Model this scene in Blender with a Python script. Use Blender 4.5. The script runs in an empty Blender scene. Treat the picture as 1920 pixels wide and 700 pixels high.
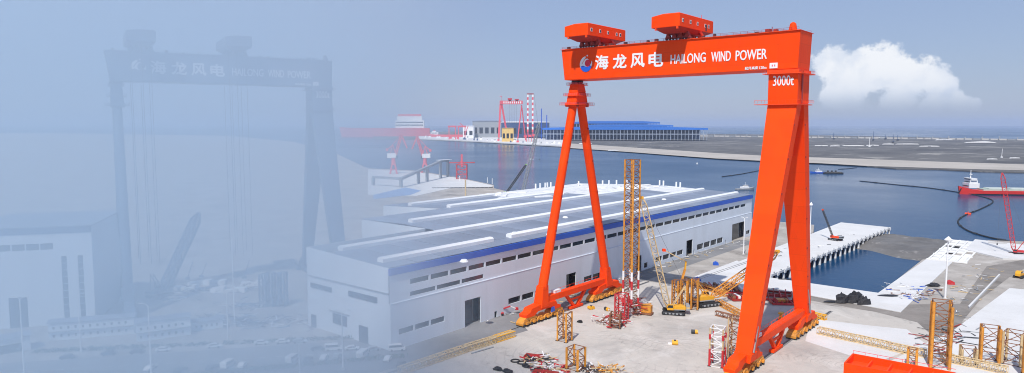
import bpy, bmesh, math, random
from mathutils import Vector, Matrix
random.seed(11)
R = math.radians
sc = bpy.context.scene
COL = sc.collection
# ------------------------------------------------------------------ camera
F, PITCH, YAW, EYE = 1300.0, math.atan(115/1300.0), R(39.9), 95.0
cd = bpy.data.cameras.new('camera'); cam = bpy.data.objects.new('camera', cd); COL.objects.link(cam)
cd.sensor_width = 36.0; cd.lens = 36.0*F/1920; cd.clip_start = 1.0; cd.clip_end = 150000
cam.location = (0, 0, EYE); cam.rotation_euler = (math.pi/2-PITCH, 0, YAW); sc.camera = cam
_fw = Vector((-math.sin(YAW)*math.cos(PITCH), math.cos(YAW)*math.cos(PITCH), -math.sin(PITCH)))
_rt = Vector((math.cos(YAW), math.sin(YAW), 0)); _up = _rt.cross(_fw)
def _ray(x, y): return _fw + _rt*((x-960)/F) - _up*((y-350)/F)
def gp(x, y, z=0.0):
    "survey point: where a sight line through the photograph meets the level z"
    d = _ray(x, y); t = (z-EYE)/d.z; return Vector((d.x*t, d.y*t, z))
def wp(x, y, X):
    d = _ray(x, y); t = X/d.x; return d.y*t, EYE+d.z*t
def hp(p, y):
    "height above zero of photograph row y over the ground point p"
    d = _ray(960, y); e = d.z/math.hypot(d.x, d.y)   # slope along the centre column
    fwd = p.x*_fw.x+p.y*_fw.y; return EYE + e*fwd/math.cos(PITCH)*1.0
# ------------------------------------------------------------------ sky, sun, exposure
SUN = Vector((19, -60, 80)).normalized()
w = bpy.data.worlds.new('World'); sc.world = w; w.use_nodes = True
nt = w.node_tree; nt.nodes.clear()
def N(t, **k):
    n = nt.nodes.new(t)
    for a, b in k.items(): setattr(n, a, b)
    return n
def mth(op, a, b=None, c=None, clamp=False):
    n = N('ShaderNodeMath', operation=op, use_clamp=clamp)
    for i, v in enumerate((a, b, c)):
        if v is None: continue
        if isinstance(v, (int, float)): n.inputs[i].default_value = v
        else: nt.links.new(v, n.inputs[i])
    return n.outputs[0]
sky = N('ShaderNodeTexSky'); sky.sky_type = 'NISHITA'; sky.sun_disc = False
sky.sun_elevation = math.asin(SUN.z); sky.sun_rotation = math.atan2(SUN.x, SUN.y)
sky.altitude = 0; sky.air_density = 1.3; sky.dust_density = 0.4; sky.ozone_density = 4.0
tint = N('ShaderNodeMix', data_type='RGBA', blend_type='MULTIPLY'); tint.inputs[0].default_value = 1
tint.inputs[7].default_value = (0.82, 0.88, 1.12, 1)
nt.links.new(sky.outputs[0], tint.inputs[6])
hazy = N('ShaderNodeMix', data_type='RGBA'); hazy.inputs[0].default_value = .62; hazy.inputs[7].default_value = (4.55, 5.65, 8.1, 1)
nt.links.new(tint.outputs[2], hazy.inputs[6])
# one cumulus bank low over the sea, in world directions
PHI = math.atan(720/1305.0)
tc = N('ShaderNodeTexCoord'); vr = N('ShaderNodeVectorRotate', rotation_type='Z_AXIS'); vr.inputs['Angle'].default_value = PHI-YAW
nt.links.new(tc.outputs['Generated'], vr.inputs['Vector'])
sp = N('ShaderNodeSeparateXYZ'); nt.links.new(vr.outputs[0], sp.inputs[0])
fy = mth('MAXIMUM', sp.outputs[1], 0.02)
ca, ce = mth('DIVIDE', sp.outputs[0], fy), mth('DIVIDE', sp.outputs[2], fy)
cv = N('ShaderNodeCombineXYZ'); nt.links.new(ca, cv.inputs[0]); nt.links.new(ce, cv.inputs[1])
def fbm(scale, detail, off=(0, 0, 0)):
    mp = N('ShaderNodeMapping'); mp.inputs['Location'].default_value = off; nt.links.new(cv.outputs[0], mp.inputs[0])
    n = N('ShaderNodeTexNoise'); n.inputs['Scale'].default_value = scale; n.inputs['Detail'].default_value = detail; n.inputs['Roughness'].default_value = 0.58
    nt.links.new(mp.outputs[0], n.inputs['Vector']); return n.outputs['Fac']
n1, n2 = fbm(38, 9), fbm(24, 6, (.013, -.02, 3))
field = None
for (x, y, r) in [(1556,122,44),(1600,150,60),(1648,132,56),(1700,152,54),(1750,158,42),(1796,192,26),(1822,196,15),(1575,180,46),(1680,190,36),(1750,192,30)]:
    a = math.atan((x-960)/1305.0); t = math.tan(a-PHI); e = (235-y)/1305.0*math.cos(a)/math.cos(a-PHI); rr = r/1305.0*.85
    d = mth('SQRT', mth('ADD', mth('POWER', mth('SUBTRACT', ca, t), 2), mth('POWER', mth('SUBTRACT', ce, e), 2)))
    v = mth('SUBTRACT', 1.0, mth('DIVIDE', d, rr))
    field = v if field is None else mth('SMOOTH_MAX', field, v, .25)
body = mth('ADD', field, mth('MULTIPLY', mth('SUBTRACT', n1, .5), 1.75))
def sstep(v, lo, hi):
    m = N('ShaderNodeMapRange', interpolation_type='SMOOTHSTEP'); nt.links.new(v, m.inputs[0]); m.inputs[1].default_value = lo; m.inputs[2].default_value = hi
    return m.outputs[0]
alpha = mth('MULTIPLY', mth('MULTIPLY', sstep(body, .02, .34), sstep(ce, .012, .05)), .93)
lit = mth('ADD', mth('MULTIPLY', sstep(ce, .01, .085), .55), mth('MULTIPLY', sstep(mth('ADD', mth('MULTIPLY', field, .25), n2), .35, .72), .5), clamp=True)
cc = N('ShaderNodeMix', data_type='RGBA'); nt.links.new(lit, cc.inputs[0])
cc.inputs[6].default_value = (6.0, 7.3, 9.6, 1); cc.inputs[7].default_value = (11.4, 11.6, 11.9, 1)
mx = N('ShaderNodeMix', data_type='RGBA'); nt.links.new(alpha, mx.inputs[0]); nt.links.new(hazy.outputs[2], mx.inputs[6]); nt.links.new(cc.outputs[2], mx.inputs[7])
bg = N('ShaderNodeBackground'); bg.inputs[1].default_value = 0.085; nt.links.new(mx.outputs[2], bg.inputs[0])
wo = N('ShaderNodeOutputWorld'); nt.links.new(bg.outputs[0], wo.inputs[0])
sl = bpy.data.lights.new('sun', 'SUN'); sl.energy = 4.2; sl.angle = R(0.53); sl.color = (1, .955, .89)
so = bpy.data.objects.new('sun', sl); COL.objects.link(so); so.rotation_euler = SUN.to_track_quat('Z', 'Y').to_euler(); so.location = SUN*500
sc.view_settings.view_transform = 'Standard'; sc.view_settings.look = 'None'; sc.view_settings.exposure = 0.0; sc.view_settings.gamma = 1
cy = sc.cycles; cy.max_bounces = 9; cy.diffuse_bounces = 3; cy.glossy_bounces = 3; cy.transparent_max_bounces = 8; cy.volume_bounces = 6; cy.use_denoising = True
cy.sample_clamp_indirect = 8; cy.filter_width = 1.05
# ------------------------------------------------------------------ materials
MATS = {}
def M(name, col, rough=.6, var=.12, scale=.3, metal=0.0, bump=0.0, streak=False, dirt=None, spec=.5, col2=None, bscale=None):
    if name in MATS: return MATS[name]
    m = bpy.data.materials.new(name); m.use_nodes = True; t = m.node_tree; L = t.links.new; b = t.nodes['Principled BSDF']
    def n(ty, **k):
        q = t.nodes.new(ty)
        for a, c in k.items(): setattr(q, a, c)
        return q
    co = n('ShaderNodeTexCoord'); mp = n('ShaderNodeMapping'); L(co.outputs['Object'], mp.inputs[0])
    mp.inputs['Scale'].default_value = (1, 1, .15) if streak else (1, 1, 1)
    nz = n('ShaderNodeTexNoise'); nz.inputs['Scale'].default_value = scale; nz.inputs['Detail'].default_value = 7; nz.inputs['Roughness'].default_value = .62
    L(mp.outputs[0], nz.inputs['Vector'])
    rp = n('ShaderNodeValToRGB'); e = rp.color_ramp.elements; e[0].position = .3; e[1].position = .7
    c2 = col2 or tuple(min(1, c*(1+var)) for c in col); c1 = tuple(c*(1-var) for c in col)
    e[0].color = (*c1, 1); e[1].color = (*c2, 1); L(nz.outputs['Fac'], rp.inputs[0]); out = rp.outputs[0]
    if dirt:   # (colour, amount, scale): stains with a shape of their own
        dn = n('ShaderNodeTexNoise'); dn.inputs['Scale'].default_value = dirt[2]; dn.inputs['Detail'].default_value = 9; dn.inputs['Roughness'].default_value = .7
        L(mp.outputs[0], dn.inputs['Vector'])
        dr = n('ShaderNodeMapRange'); L(dn.outputs['Fac'], dr.inputs[0]); dr.inputs[1].default_value = .52; dr.inputs[2].default_value = .72; dr.inputs[4].default_value = dirt[1]
        mi = n('ShaderNodeMix', data_type='RGBA'); L(dr.outputs[0], mi.inputs[0]); L(out, mi.inputs[6]); mi.inputs[7].default_value = (*dirt[0], 1); out = mi.outputs[2]
    L(out, b.inputs['Base Color']); b.inputs['Roughness'].default_value = rough; b.inputs['Metallic'].default_value = metal
    b.inputs['Specular IOR Level'].default_value = spec
    if bump:
        bn = n('ShaderNodeTexNoise'); bn.inputs['Scale'].default_value = bscale or scale*6; bn.inputs['Detail'].default_value = 5; L(co.outputs['Object'], bn.inputs['Vector'])
        bp = n('ShaderNodeBump'); bp.inputs['Strength'].default_value = bump; bp.inputs['Distance'].default_value = .3; L(bn.outputs['Fac'], bp.inputs['Height']); L(bp.outputs[0], b.inputs['Normal'])
    MATS[name] = m; return m
RUST = (.13, .06, .03)
ORANGE = M('orange_paint', (.98, .073, .003), .5, .05, .12, streak=True, dirt=((.62, .05, .01), .3, .25), spec=.08)
ORANGE2 = M('orange_paint_worn', (.93, .075, .006), .55, .1, .4, dirt=((.35, .06, .03), .6, .5), spec=.3)
def plates(m, cw, ch, k):
    "each welded plate of the crane keeps its own slight tone"
    t = m.node_tree; L = t.links.new; b = t.nodes['Principled BSDF']; src = b.inputs['Base Color'].links[0].from_socket
    co = t.nodes.new('ShaderNodeTexCoord'); sx = t.nodes.new('ShaderNodeSeparateXYZ'); cb = t.nodes.new('ShaderNodeCombineXYZ'); ad = t.nodes.new('ShaderNodeMath')
    L(co.outputs['Object'], sx.inputs[0]); L(sx.outputs[0], ad.inputs[0]); L(sx.outputs[1], ad.inputs[1]); L(ad.outputs[0], cb.inputs[0]); L(sx.outputs[2], cb.inputs[1])
    br = t.nodes.new('ShaderNodeTexBrick'); L(cb.outputs[0], br.inputs['Vector']); br.inputs['Scale'].default_value = 1; br.inputs['Brick Width'].default_value = cw; br.inputs['Row Height'].default_value = ch; br.inputs['Mortar Size'].default_value = .07
    br.inputs['Color1'].default_value = (1, 1, 1, 1); br.inputs['Color2'].default_value = (k, k*.9, k, 1); br.inputs['Mortar'].default_value = (.84, .82, .82, 1)
    mi = t.nodes.new('ShaderNodeMix'); mi.data_type = 'RGBA'; mi.blend_type = 'MULTIPLY'; mi.inputs[0].default_value = 1; L(src, mi.inputs[6]); L(br.outputs['Color'], mi.inputs[7]); L(mi.outputs[2], b.inputs['Base Color'])
plates(ORANGE, 17, 7.5, .95)
DARKRED = M('dark_red_paint_and_shade', (.34, .025, .014), .55, .15, .5)  # red steelwork, and the painted shade under the trolley houses
WHITEP = M('white_paint', (.82, .82, .82), .45, .03, .4)
GREYBLUE = M('blue_grey_fade', (.085, .125, .20), .5, .06, .15, streak=True)  # pale blue fade put into the colour of the left crane and goods
GREYBLUE2 = M('blue_grey_fade_mottled', (.095, .135, .21), .55, .1, .4)  # same painted-in fade, more mottled
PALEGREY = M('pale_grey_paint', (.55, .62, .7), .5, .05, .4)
EMRED = M('emblem_red', (.75, .02, .05), .45, .03, .5); EMBLUE = M('emblem_blue', (.01, .10, .55), .45, .03, .5)
YELLOW = M('yellow_paint', (.72, .30, .035), .5, .15, .6, dirt=(RUST, .7, .8))
YELLOWB = M('bright_yellow_paint', (.80, .40, .02), .45, .08, .6)
BEIGE = M('beige_weathered_steel', (.62, .47, .26), .6, .2, .7, dirt=((.30, .16, .07), .6, 1.1))
RUSTY = M('rusty_steel', (.24, .10, .05), .75, .35, .8, dirt=((.45, .30, .20), .5, 1.3))
REDP = M('red_paint', (.55, .03, .035), .5, .12, .5); PINKRED = M('faded_red_paint', (.72, .10, .13), .55, .1, .3)
STEELDK = M('dark_steel', (.035, .037, .042), .55, .3, 1.0); BLACK = M('black_rubber', (.015, .015, .017), .7, .3, 2)
GLASS = M('dark_glass', (.012, .016, .022), .12, .3, .2, spec=.7); GREYST = M('grey_steel', (.30, .32, .34), .5, .15, .6)
BLUEP = M('blue_paint', (.02, .10, .52), .45, .08, .1); BLUEDK = M('dark_blue_steel', (.03, .07, .18), .55, .2, .3)
WHITEW = M('white_cladding', (.69, .745, .81), .5, .03, .08, streak=True, dirt=((.5, .52, .54), .35, .06))
ROOFM = M('grey_roof_sheet', (.235, .275, .355), .5, .08, .05, dirt=((.17, .20, .26), .5, .03), spec=.3)
def by_piece(m, lo, hi):
    "every sheet of a kind has weathered a little differently"
    t = m.node_tree; L = t.links.new; b = t.nodes['Principled BSDF']; src = b.inputs['Base Color'].links[0].from_socket
    oi = t.nodes.new('ShaderNodeObjectInfo'); mr = t.nodes.new('ShaderNodeMapRange'); L(oi.outputs['Random'], mr.inputs[0]); mr.inputs[3].default_value = lo; mr.inputs[4].default_value = hi
    cb = t.nodes.new('ShaderNodeCombineXYZ')
    for i in range(3): L(mr.outputs[0], cb.inputs[i])
    mi = t.nodes.new('ShaderNodeMix'); mi.data_type = 'RGBA'; mi.blend_type = 'MULTIPLY'; mi.inputs[0].default_value = 1; L(src, mi.inputs[6]); L(cb.outputs[0], mi.inputs[7]); L(mi.outputs[2], b.inputs['Base Color'])
by_piece(ROOFM, .86, 1.12); by_piece(YELLOW, .8, 1.1)
ROOFW = M('white_roof_sheet', (.80, .82, .84), .5, .04, .1); FOIL = M('white_insulation', (.72, .73, .74), .6, .22, .25, bump=.6, bscale=.8)
GREENP = M('lime_green_paint', (.30, .62, .14), .5, .1, .5); GOLD = M('gold_paint', (.72, .50, .16), .5, .15, .1)
CONC = M('concrete', (.55, .53, .50), .85, .10, .12, bump=.15, dirt=((.38, .36, .34), .5, .06)); QUAYW = M('white_concrete', (.80, .80, .79), .8, .05, .1, bump=.1, dirt=((.62, .60, .57), .5, .09))
TARP = M('black_tarpaulin', (.018, .018, .022), .5, .4, 1.0, bump=.8); CABLE = M('steel_cable', (.10, .10, .11), .5, .1, 1)
# ------------------------------------------------------------------ mesh helpers
class MB:
    def __init__(s): s.v = []; s.f = []
    def add(s, vs, fs):
        o = len(s.v); s.v += [tuple(p) for p in vs]; s.f += [tuple(i+o for i in f) for f in fs]; return s
    def box(s, x0, x1, y0, y1, z0, z1):
        return s.add([(x0,y0,z0),(x1,y0,z0),(x1,y1,z0),(x0,y1,z0),(x0,y0,z1),(x1,y0,z1),(x1,y1,z1),(x0,y1,z1)],
                     [(0,3,2,1),(4,5,6,7),(0,1,5,4),(1,2,6,5),(2,3,7,6),(3,0,4,7)])
    def hexa(s, b, t): return s.add(list(b)+list(t), [(0,3,2,1),(4,5,6,7),(0,1,5,4),(1,2,6,5),(2,3,7,6),(3,0,4,7)])
    def bar(s, p, q, w, h=None):
        p, q = Vector(p), Vector(q); d = (q-p)
        if d.length < 1e-6: return s
        d.normalize(); a = Vector((0,0,1)) if abs(d.z) < .95 else Vector((0,1,0)); x = d.cross(a).normalized()*(w/2); y = x.cross(d).normalized()*((h or w)/2)
        c = lambda o: [o-x-y, o+x-y, o+x+y, o-x+y]
        return s.hexa(c(p), c(q))
    def tube(s, p, q, r0, r1=None, n=10, cap=True):
        p, q = Vector(p), Vector(q); d = (q-p).normalized(); r1 = r0 if r1 is None else r1
        a = Vector((0,0,1)) if abs(d.z) < .95 else Vector((0,1,0)); x = d.cross(a).normalized(); y = x.cross(d).normalized()
        ring = lambda o, r: [o+(x*math.cos(2*math.pi*i/n)+y*math.sin(2*math.pi*i/n))*r for i in range(n)]
        fs = [(i, (i+1)%n, n+(i+1)%n, n+i) for i in range(n)]
        if cap: fs += [tuple(range(n-1,-1,-1)), tuple(range(n, 2*n))]
        return s.add(ring(p, r0)+ring(q, r1), fs)
    def prism(s, poly, axis, a0, a1):
        "poly of (u,v); axis 'x': u=y v=z, 'y': u=x v=z, 'z': u=x v=y"
        f = {'x': lambda u,v,a: (a,u,v), 'y': lambda u,v,a: (u,a,v), 'z': lambda u,v,a: (u,v,a)}[axis]
        n = len(poly); vs = [f(u,v,a0) for u,v in poly]+[f(u,v,a1) for u,v in poly]
        return s.add(vs, [tuple(range(n-1,-1,-1)), tuple(range(n,2*n))]+[(i,(i+1)%n,n+(i+1)%n,n+i) for i in range(n)])
    def path(s, pts, r, n=6):
        for a, b in zip(pts, pts[1:]): s.tube(a, b, r, r, n, True)
        return s
    def lattice(s, br, A, B, w, h, n, rc, rb, taper=(1, 1), up=(0,0,1), chords=None):
        "box truss from A to B: chords into s (or one MB each), bracing into br"
        A, B = Vector(A), Vector(B); d = (B-A).normalized(); u = Vector(up); x = d.cross(u)
        if x.length < .01: x = Vector((1,0,0))
        x.normalize(); y = x.cross(d).normalized(); P = []
        for i in range(n+1):
            t = i/n; k = taper[0] if t < .12 and taper[0] != 1 and i == 0 else (taper[1] if i == n else 1)
            o = A.lerp(B, t); P.append([o+x*(sx*w/2*k)+y*(sy*h/2*k) for sx, sy in ((-1,-1),(1,-1),(1,1),(-1,1))])
        for i in range(n):
            for j in range(4):
                (chords[j] if chords else s).tube(P[i][j], P[i+1][j], rc, rc, 6)
                k = (j+1) % 4
                br.bar(P[i][j], P[i][k], rb)
                br.bar(P[i][j] if i % 2 else P[i][k], P[i+1][k] if i % 2 else P[i+1][j], rb)
        for j in range(4): br.bar(P[n][j], P[n][(j+1)%4], rb)
        return P
    def mesh(s, name, mat, smooth=False):
        me = bpy.data.meshes.new(name); me.from_pydata(s.v, [], s.f); me.update()
        bm = bmesh.new(); bm.from_mesh(me); bmesh.ops.recalc_face_normals(bm, faces=bm.faces)
        if smooth:
            for f in bm.faces: f.smooth = True
        bm.to_mesh(me); bm.free()
        if mat: me.materials.append(mat)
        return me
    def build(s, name, mat, parent=None, bevel=0, smooth=False):
        o = bpy.data.objects.new(name, s.mesh(name, mat, smooth)); COL.objects.link(o); o.parent = parent
        if bevel:
            b = o.modifiers.new('edge', 'BEVEL'); b.width = bevel; b.segments = 2; b.limit_method = 'ANGLE'
        if smooth:
            try: o.data.set_sharp_from_angle(angle=R(40))
            except Exception: pass
        return o
def tag(o, label=None, cat=None, group=None, kind=None):
    if label: o['label'] = label
    if cat: o['category'] = cat
    if group: o['group'] = group
    if kind: o['kind'] = kind
    return o
def thing(name, label, cat, loc=(0,0,0), rz=0.0, group=None, kind=None):
    o = bpy.data.objects.new(name, None); COL.objects.link(o); o.location = loc; o.rotation_euler = (0,0,rz); return tag(o, label, cat, group, kind)
def inst(src, parent, loc, rz=0.0, rot=None, scale=None):
    c = src.copy(); COL.objects.link(c); c.parent = parent; c.location = loc; c.rotation_euler = rot or (0,0,rz)
    if scale: c.scale = scale
    return c
def copy_tree(o, loc=None, rz=None, label=None, parent=None, mats=None, scale=None):
    c = o.copy(); COL.objects.link(c); c.parent = parent
    if loc is not None: c.location = loc
    if rz is not None: c.rotation_euler = (0,0,rz)
    if label: c['label'] = label
    if scale: c.scale = (scale,)*3
    if mats and c.type == 'MESH':
        for s in c.material_slots:
            if s.material and s.material.name in mats: s.link = 'OBJECT'; s.material = mats[s.material.name] if s.material is None or s.material.name in mats else s.material
    for ch in list(o.children): copy_tree(ch, parent=c, mats=mats)
    return c
def text(body, name, parent, x0, x1, z0, z1, y, mat, bold=0.0, thick=.12):
    cu = bpy.data.curves.new(name, 'FONT'); cu.body = body; cu.size = 1; cu.extrude = .02; cu.resolution_u = 3
    to = bpy.data.objects.new('tmp', cu); COL.objects.link(to); dg = bpy.context.evaluated_depsgraph_get(); dg.update()
    me = bpy.data.meshes.new_from_object(to.evaluated_get(dg)); bpy.data.objects.remove(to); bpy.data.curves.remove(cu)
    if not me.vertices: return None
    xs = [v.co.x for v in me.vertices]; ys = [v.co.y for v in me.vertices]; zs = [v.co.z for v in me.vertices]
    sx = (x1-x0)/max(1e-6, max(xs)-min(xs)); sy = (z1-z0)/max(1e-6, max(ys)-min(ys))
    for v in me.vertices: v.co = (x0+(v.co.x-min(xs))*sx, y-(.05+thick*(v.co.z-min(zs))/.04), z0+(v.co.y-min(ys))*sy)
    if bold:   # heavier strokes: the same outline struck five times, each a hair further out
        b5 = MB(); w_ = bold*(x1-x0) if len(body) == 1 else bold*(z1-z0)
        for i, (dx, dz) in enumerate(((0,0),(w_,w_*.4),(-w_,-w_*.4),(w_*.3,-w_),(-w_*.3,w_))):
            b5.add([(v.co.x+dx, v.co.y-i*.012, v.co.z+dz) for v in me.vertices], [tuple(p.vertices) for p in me.polygons])
        bpy.data.meshes.remove(me); me = bpy.data.meshes.new(name); me.from_pydata(b5.v, [], b5.f); me.update()
    me.materials.clear(); me.materials.append(mat); me.name = name
    o = bpy.data.objects.new(name, me); COL.objects.link(o); o.parent = parent; return o
def flat(name, pts, z, mat, depth=None, kind='structure', parent=None):
    b = MB(); n = len(pts)
    if depth: b.prism([(p[0], p[1]) for p in pts], 'z', z-depth, z)
    else: b.add([(p[0], p[1], z) for p in pts], [tuple(range(n))])
    o = b.build(name, mat, parent)
    if parent is None and kind: o['kind'] = kind
    return o
# ------------------------------------------------------------------ the ground, the sea and the far shore
def ground_mat(name, col, col2, rough=.9, scale=.02, dirt=None, tracks=False, bump=.3):
    m = bpy.data.materials.new(name); m.use_nodes = True; t = m.node_tree; L = t.links.new; b = t.nodes['Principled BSDF']
    def n(ty, **k):
        q = t.nodes.new(ty)
        for a, c in k.items(): setattr(q, a, c)
        return q
    def ma(op, a, c=None, cl=False):
        q = n('ShaderNodeMath', operation=op, use_clamp=cl)
        for i, v in enumerate((a, c)):
            if v is None: continue
            if isinstance(v, (int, float)): q.inputs[i].default_value = v
            else: L(v, q.inputs[i])
        return q.outputs[0]
    co = n('ShaderNodeTexCoord'); P = co.outputs['Object']
    def nz(s, d, r=.6, dist=0, vec=None):
        q = n('ShaderNodeTexNoise'); q.inputs['Scale'].default_value = s; q.inputs['Detail'].default_value = d; q.inputs['Roughness'].default_value = r; q.inputs['Distortion'].default_value = dist
        L(vec or P, q.inputs['Vector']); return q.outputs['Fac']
    rp = n('ShaderNodeValToRGB'); e = rp.color_ramp.elements; e[0].position = .34; e[1].position = .66; e[0].color = (*col, 1); e[1].color = (*col2, 1)
    L(ma('ADD', ma('MULTIPLY', nz(scale, 8), .7), ma('MULTIPLY', nz(scale*12, 6, .7), .3)), rp.inputs[0]); out = rp.outputs[0]
    def over(fac, c):
        nonlocal out
        mi = n('ShaderNodeMix', data_type='RGBA'); L(fac, mi.inputs[0]); L(out, mi.inputs[6]); mi.inputs[7].default_value = (*c, 1); out = mi.outputs[2]
    if dirt:
        for (c, amt, s, lo, hi) in dirt:
            r = n('ShaderNodeMapRange'); L(nz(s, 9, .66, .6), r.inputs[0]); r.inputs[1].default_value = lo; r.inputs[2].default_value = hi; r.inputs[4].default_value = amt; over(r.outputs[0], c)
    if tracks:
        sp = n('ShaderNodeSeparateXYZ'); L(P, sp.inputs[0])
        msk = n('ShaderNodeMapRange'); L(nz(.03, 5), msk.inputs[0]); msk.inputs[1].default_value = .42; msk.inputs[2].default_value = .62; msk.inputs[4].default_value = .6
        for (cx, cy, k) in tracks:
            dx, dy = ma('SUBTRACT', sp.outputs[0], cx), ma('SUBTRACT', sp.outputs[1], cy)
            d = ma('SQRT', ma('ADD', ma('MULTIPLY', dx, dx), ma('MULTIPLY', dy, dy)))
            d = ma('ADD', d, ma('MULTIPLY', nz(.025, 4), 26))
            s = ma('SINE', ma('MULTIPLY', d, k)); f = ma('POWER', ma('MAXIMUM', s, 0), 9)
            near = n('ShaderNodeMapRange'); L(d, near.inputs[0]); near.inputs[1].default_value = 74; near.inputs[2].default_value = 30
            over(ma('MULTIPLY', ma('MULTIPLY', f, msk.outputs[0]), near.outputs[0], True), tuple(c*.62 for c in col))
    L(out, b.inputs['Base Color']); b.inputs['Roughness'].default_value = rough; b.inputs['Specular IOR Level'].default_value = .25
    bp = n('ShaderNodeBump'); bp.inputs['Strength'].default_value = bump; bp.inputs['Distance'].default_value = .4; L(nz(scale*40, 6, .7), bp.inputs['Height']); L(bp.outputs[0], b.inputs['Normal'])
    MATS[name] = m; return m
DIRT = ground_mat('sandy_dirt', (.30, .275, .245), (.46, .425, .385), scale=.03, dirt=[((.56, .53, .49), .7, .05, .5, .68), ((.14, .125, .115), .7, .035, .55, .7)])
YARD = ground_mat('pale_concrete_apron', (.47, .44, .40), (.57, .535, .485), scale=.018, dirt=[((.33, .315, .30), .8, .02, .48, .68), ((.64, .61, .57), .8, .04, .52, .68), ((.22, .205, .19), .7, .09, .6, .74), ((.30, .285, .27), .6, .35, .6, .72)], tracks=[(-125, 262, 1.9), (-152, 235, 1.5), (-70, 290, 2.3)])
QUAY = ground_mat('white_quay_concrete', (.60, .60, .595), (.70, .70, .695), scale=.04, dirt=[((.55, .53, .50), .6, .05, .55, .75), ((.40, .37, .34), .6, .2, .64, .76)])
ASPH = ground_mat('grey_asphalt', (.17, .17, .175), (.25, .25, .255), scale=.03, dirt=[((.33, .32, .31), .6, .04, .52, .7)])
FARL = ground_mat('grey_reclaimed_land', (.10, .098, .096), (.16, .156, .15), scale=.0022, dirt=[((.075, .074, .076), .9, .003, .48, .62), ((.42, .40, .37), .8, .0035, .58, .66), ((.30, .29, .27), .7, .012, .56, .66)], bump=.05)
SANDM = ground_mat('pale_beach_sand', (.38, .35, .31), (.50, .46, .41), scale=.006, bump=.05); MUD = ground_mat('wet_grey_mud', (.11, .105, .10), (.21, .20, .19), rough=.6, scale=.05, dirt=[((.40, .38, .36), .7, .12, .6, .72)])
# sea: reflects the sky, small wind ripples
sea_m = bpy.data.materials.new('sea_water'); sea_m.use_nodes = True; t = sea_m.node_tree; b = t.nodes['Principled BSDF']
b.inputs['Base Color'].default_value = (.004, .047, .125, 1); b.inputs['Roughness'].default_value = .22; b.inputs['IOR'].default_value = 1.33; b.inputs['Specular IOR Level'].default_value = .12
co = t.nodes.new('ShaderNodeTexCoord'); nz = t.nodes.new('ShaderNodeTexNoise'); nz.inputs['Scale'].default_value = .05; nz.inputs['Detail'].default_value = 8; nz.inputs['Roughness'].default_value = .7
t.links.new(co.outputs['Object'], nz.inputs['Vector']); bp = t.nodes.new('ShaderNodeBump'); bp.inputs['Strength'].default_value = .22; bp.inputs['Distance'].default_value = 1.0
t.links.new(nz.outputs['Fac'], bp.inputs['Height']); t.links.new(bp.outputs[0], b.inputs['Normal'])
nz2 = t.nodes.new('ShaderNodeTexNoise'); nz2.inputs['Scale'].default_value = .0016; nz2.inputs['Detail'].default_value = 5; t.links.new(co.outputs['Object'], nz2.inputs['Vector'])
mr = t.nodes.new('ShaderNodeMapRange'); mr.inputs[1].default_value = .3; mr.inputs[2].default_value = .7; mr.inputs[3].default_value = .10; mr.inputs[4].default_value = .28
t.links.new(nz2.outputs['Fac'], mr.inputs[0]); t.links.new(mr.outputs[0], b.inputs['Roughness'])
SEA = -7.0
flat('sea', [(-60000,-4000),(60000,-4000),(60000,90000),(-60000,90000)], SEA, sea_m)
P2 = lambda x, y, z=0: tuple(gp(x, y, z)[:2])
land = [(-4000,-600),(900,-600),(900,705),(-30,705),(-62,690),(-70,610),(-88,560),(-88,428),(-152,428),(-182,452),(-186,640),(-200,690),(-420,690),(-600,735),P2(926,353),P2(926,347),P2(860,333),P2(780,320),P2(690,316),P2(630,288),P2(550,266),P2(430,255),P2(100,250),P2(-700,252),(-9000,-600)]
flat('ground', land, -.02, DIRT, depth=12)
flat('yard_apron', [(-206,120),(20,120),(20,372),(-78,386),(-206,372)], .03, YARD)
flat('shed_road', [(-221.5,150),(-206.1,150),(-206.1,372),(-206.1,560),(-221.5,560)], .02, ASPH)
fl = [P2(700,262,SEA),P2(790,263,SEA),P2(860,266,SEA),P2(930,269,SEA),P2(1010,274,SEA),P2(1060,277,SEA),P2(1125,281,SEA),P2(1190,286,SEA),P2(1250,291,SEA),P2(1340,298,SEA),P2(1450,304,SEA),P2(1540,308,SEA),P2(1620,313,SEA),P2(1680,318,SEA),P2(1760,319,SEA),P2(1830,323,SEA),P2(1920,325,SEA),P2(2300,345,SEA),
      P2(2300,276,SEA),P2(1920,262,SEA),P2(1720,258,SEA),P2(1540,254.5,SEA),P2(1300,251,SEA),P2(1060,248,SEA),P2(700,247,SEA)]
flat('far_land', fl, SEA+2.5, FARL, depth=4)
beach = [P2(1060,276.5,-2),P2(1125,280.5,-2),P2(1190,285,-2),P2(1250,289.5,-2),P2(1340,296,-2),P2(1450,301.5,-2),P2(1540,305,-2),P2(1620,309.5,-2),P2(1760,314,-2),P2(1920,318,-2),P2(2300,335,-2),P2(2300,322,-2),P2(1920,307,-2),P2(1760,302,-2),P2(1620,297,-2),P2(1540,294.5,-2),P2(1450,292,-2),P2(1340,286,-2),P2(1250,280,-2),P2(1125,272,-2),P2(1060,268,-2)]
flat('beach', beach, SEA+3.0, SANDM)
# white quay slabs round the dock basin
def slab(name, pts, z=.35, depth=1.2, mat=None): return flat(name, pts, z, mat or QUAY, depth=depth)
slab('quay', [(-187,389),(-152,389),(-152,430.5),(-187,470)])
slab('quay', [(-151.7,404),(-70,392),(-70,427),(-88.5,429.5),(-151.7,430)])
slab('quay', [(-88.5,430),(-70,427.5),(-70,560),(-86,560)])
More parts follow.
